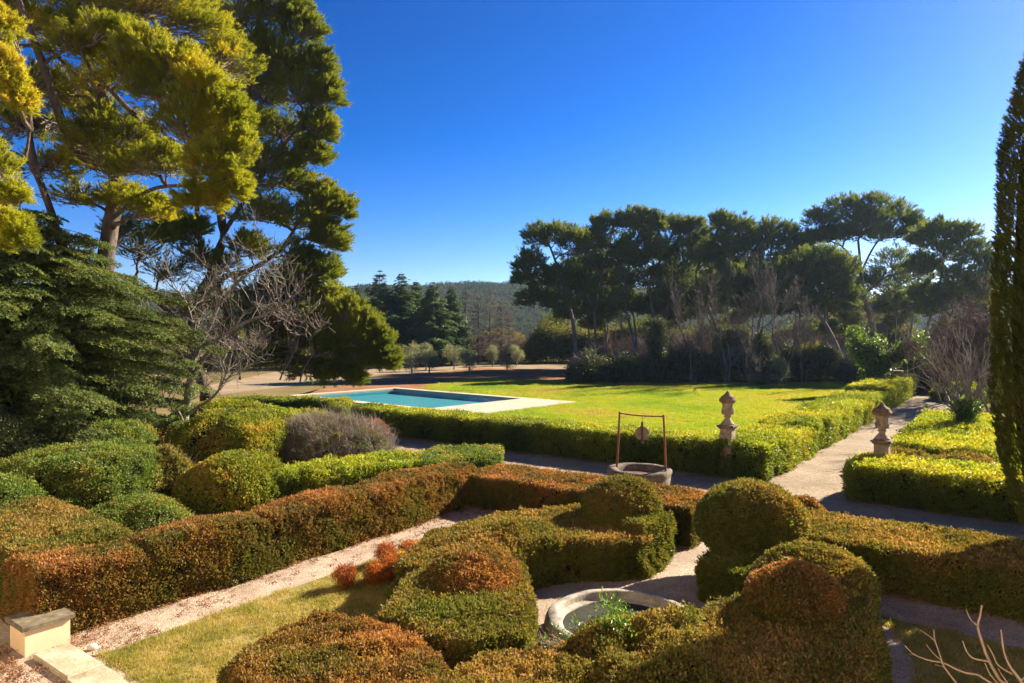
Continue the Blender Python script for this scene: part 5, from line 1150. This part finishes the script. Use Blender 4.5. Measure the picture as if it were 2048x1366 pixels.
bush('round yellow laurel bush at the end of the walk', 1916, 792, 52, 1.75, 1.0, 'laurel', dens=45, scl=.22, top=1.1, side=.6)

def cypress(cx, cy, label, prof, h_, n, s, group):
    g = np.random.default_rng(nseed()); root = empty('cypress_tree', (cx, cy, 0), label, 'tree', group)
    v, f = tubes([(np.array([[cx, cy, 0], [cx, cy, h_ * .5], [cx, cy, h_ * .95]]), [.2, .12, .03])], 7); obj('trunk', mesh('trunk', v, f, M['bark'], True), root)
    zs = np.linspace(.5, h_ - .3, 16); vv, ff = [], []
    mb = MB(); mb.lathe((cx, cy, 0), [(max(.05, prof(z) - .28), z) for z in zs], 14); mb.build('inner_sprays', M['cypress_core'], root)
    z = .35 + (h_ - .35) * g.random(n); a = g.uniform(0, 6.283, n); r = np.array([prof(q) for q in z])
    P0 = np.column_stack([np.cos(a) * 3.2, np.sin(a) * 3.2, z * .55 + .3 * np.sin(3 * a)]); r = (r - .06) * (1 + .055 * wob3(P0, 5, 1.6)) + g.normal(0, .03, n)
    P = np.column_stack([cx + r * np.cos(a), cy + r * np.sin(a), z])
    Zn = unit(np.column_stack([np.cos(a), np.sin(a), np.full(n, 1.6)]) + g.normal(0, .25, (n, 3)))
    scatter('crown', 'cypress', P, Zn, s * g.uniform(.6, 1.3, n), root)
pf = lambda z: float(np.interp(z, [0, .5, 1.0, 1.46, 2.55, 4, 5.6, 6.7, 8.5, 10, 11.5, 13], [.7, .9, 1.1, 1.30, 1.58, 1.67, 1.70, 1.64, 1.58, 1.28, .8, .1]))
cypress(11.2, 12.95, 'dark columnar cypress cut off by the right edge', pf, 13, 30000, .16, None)

# ------------------------------------------------------------------ bare sapling near the terrace
def Z8(x, y, D): return V(1748 + x / 6.323, 1150 + y / 6.323, D)
DS = 6.2; hub = V(2090, 1500, DS)
root = empty('bare_sapling', (hub[0], hub[1], 0), 'bare pale-barked sapling reaching into the near right corner', 'sapling')
S8 = [([(2400, 2300), (1850, 1480), (1620, 1366), (1440, 1060), (1350, 800), (1310, 640), (1340, 520), (1362, 380)], .020), ([(1310, 640), (1220, 560), (1163, 430)], .009), ([(1440, 1090), (1280, 1060), (1200, 1010), (1150, 920), (1120, 830)], .011),
      ([(2350, 2250), (1900, 1420), (1720, 1160), (1640, 960), (1605, 690)], .016), ([(1740, 1250), (1570, 1140), (1500, 1000), (1430, 880)], .010), ([(2300, 2200), (1500, 1366), (1100, 1220), (880, 1110), (700, 1080), (500, 1000), (390, 890)], .013),
      ([(1040, 1366), (880, 1150), (830, 1000), (770, 830), (755, 690)], .010), ([(770, 830), (680, 760), (570, 690)], .006), ([(860, 1090), (740, 980), (655, 870)], .007), ([(1500, 2000), (1040, 1366)], .012), ([(2300, 2200), (1560, 1366), (1460, 1240), (1400, 1110)], .010), ([(2000, 1800), (1690, 1366), (1600, 1240), (1570, 1180)], .008), ([(1850, 1340), (1960, 1240), (2100, 1120)], .010), ([(500, 1000), (440, 1010)], .005), ([(880, 1160), (770, 1130)], .006)]
gq = np.random.default_rng(3); paths = [(np.array([[hub[0], hub[1], 0], hub * [1, 1, .5], Z8(2400, 2300, DS)]), [.05, .04, .03])]
for pts, r in S8:
    off = gq.normal(0, .08); P = np.array([Z8(x, y, DS + off * (i / len(pts))) for i, (x, y) in enumerate(pts)]); n = 14
    paths.append((pline(P, n), np.linspace(r * .85, r * .38, n)))
v, f = tubes(paths, 7); obj('branches', mesh('branches', v, f, M['twig_pale'], True), root)

# ------------------------------------------------------------------ the winter air between here and the hills
m, t, nn, out = nodes('haze'); pv = nn('VolumePrincipled', Density=0.00011, Anisotropy=0.45); pv.inputs['Color'].default_value = (.48, .70, 1, 1)
t.links.new(pv.outputs[0], out.inputs['Volume'])
mb = MB(); mb.box((0, 500, 54.5), (2600, 1400, 115)); hz = mb.build('haze', m); hz['kind'] = 'stuff'; hz['label'] = 'thin winter haze softening the hills'
cy.volume_bounces = 0

# ------------------------------------------------------------------ the house the view is taken from, unseen; front added for its warm bounce light
hc = G(-11.1, -3); house = empty('house', (hc[0], hc[1], 0), 'long cream rendered garden front of the house, unseen behind the viewpoint, added for its bounce light', 'house')
HQ0, HQ1, HH = -24.0, 22.0, 10.2
def hp(q, z, out=0.0): x = G(-10.9 + out, q); return (x[0], x[1], z)
WIN = [(q, z, 1.25, 2.1) for z in (1.2, 4.9) for q in (-21.5, -17.5, -13.5, -9.5, -1.0, 3.0, 7.0, 11.0, 15.0, 19.0)]
qs = sorted({HQ0, HQ1} | {q - w_ / 2 for q, _, w_, _ in WIN} | {q + w_ / 2 for q, _, w_, _ in WIN}); zs = [0, 1.2, 3.3, 4.9, 7.0, HH]
mb = MB()
for a_, b_ in zip(qs[:-1], qs[1:]):
    for z0, z1 in zip(zs[:-1], zs[1:]):
        op = any(abs((a_ + b_) / 2 - q) < w_ / 2 and z0 >= z - .01 and z1 <= z + h_ + .01 for q, z, w_, h_ in WIN)
        if op:                                   # a window opening: four reveals 25 cm deep
            for (qa, za), (qb, zb) in (((a_, z0), (b_, z0)), ((b_, z0), (b_, z1)), ((b_, z1), (a_, z1)), ((a_, z1), (a_, z0))):
                mb.add([hp(qa, za), hp(qb, zb), hp(qb, zb, -.25), hp(qa, za, -.25)], [(0, 1, 2, 3)])
        else: mb.add([hp(a_, z0), hp(b_, z0), hp(b_, z1), hp(a_, z1)], [(0, 1, 2, 3)])
for qa, qb in ((HQ0, HQ0), (HQ1, HQ1)): mb.add([hp(qa, 0), hp(qa, 0, -10), hp(qa, HH, -10), hp(qa, HH)], [(0, 1, 2, 3)])
mb.add([hp(HQ0, 0, -10), hp(HQ1, 0, -10), hp(HQ1, HH, -10), hp(HQ0, HH, -10)], [(0, 1, 2, 3)])
mb.build('wall', M['facade'], house)
M['shutter'] = noise_mat('shutter_paint', [(.3, (.24, .27, .25)), (.7, (.31, .34, .32))], scale=3, bump=.1, rough=.6)
M['pane'] = noise_mat('window_glass', [(.3, (.02, .025, .03)), (.7, (.03, .035, .04))], scale=1, bump=0, rough=.08, spec=.5)
M['roof_tile'] = noise_mat('roof_tile', [(.3, (.22, .11, .06)), (.7, (.40, .22, .13))], scale=4, bump=.6)
for q, z, w_, h_ in WIN:
    mb = MB(); mb.add([hp(q - w_ / 2, z, -.22), hp(q + w_ / 2, z, -.22), hp(q + w_ / 2, z + h_, -.22), hp(q - w_ / 2, z + h_, -.22)], [(0, 1, 2, 3)])
    wn = mb.build('window', M['pane'], house)
    for sg in (-1, 1):
        mb = MB(); mb.box(hp(q + sg * (w_ / 2 + .34), z + h_ / 2, .03), (.62, .05, h_), gax); mb.build('shutter', M['shutter'], house)
mb = MB(); mb.box(hp((HQ0 + HQ1) / 2, HH + .1, .12), (HQ1 - HQ0 + .4, .3, .22), gax); mb.build('cornice', M['stone'], house)
mb = MB(); mb.add([hp(HQ0 - .3, HH + .22, .4), hp(HQ1 + .3, HH + .22, .4), hp(HQ1 - 2, HH + 2.4, -5), hp(HQ0 + 2, HH + 2.4, -5), hp(HQ1 + .3, HH + .22, -10.4), hp(HQ0 - .3, HH + .22, -10.4)], [(0, 1, 2, 3), (3, 2, 4, 5), (1, 4, 2), (0, 3, 5)]); mb.build('roof', M['roof_tile'], house)
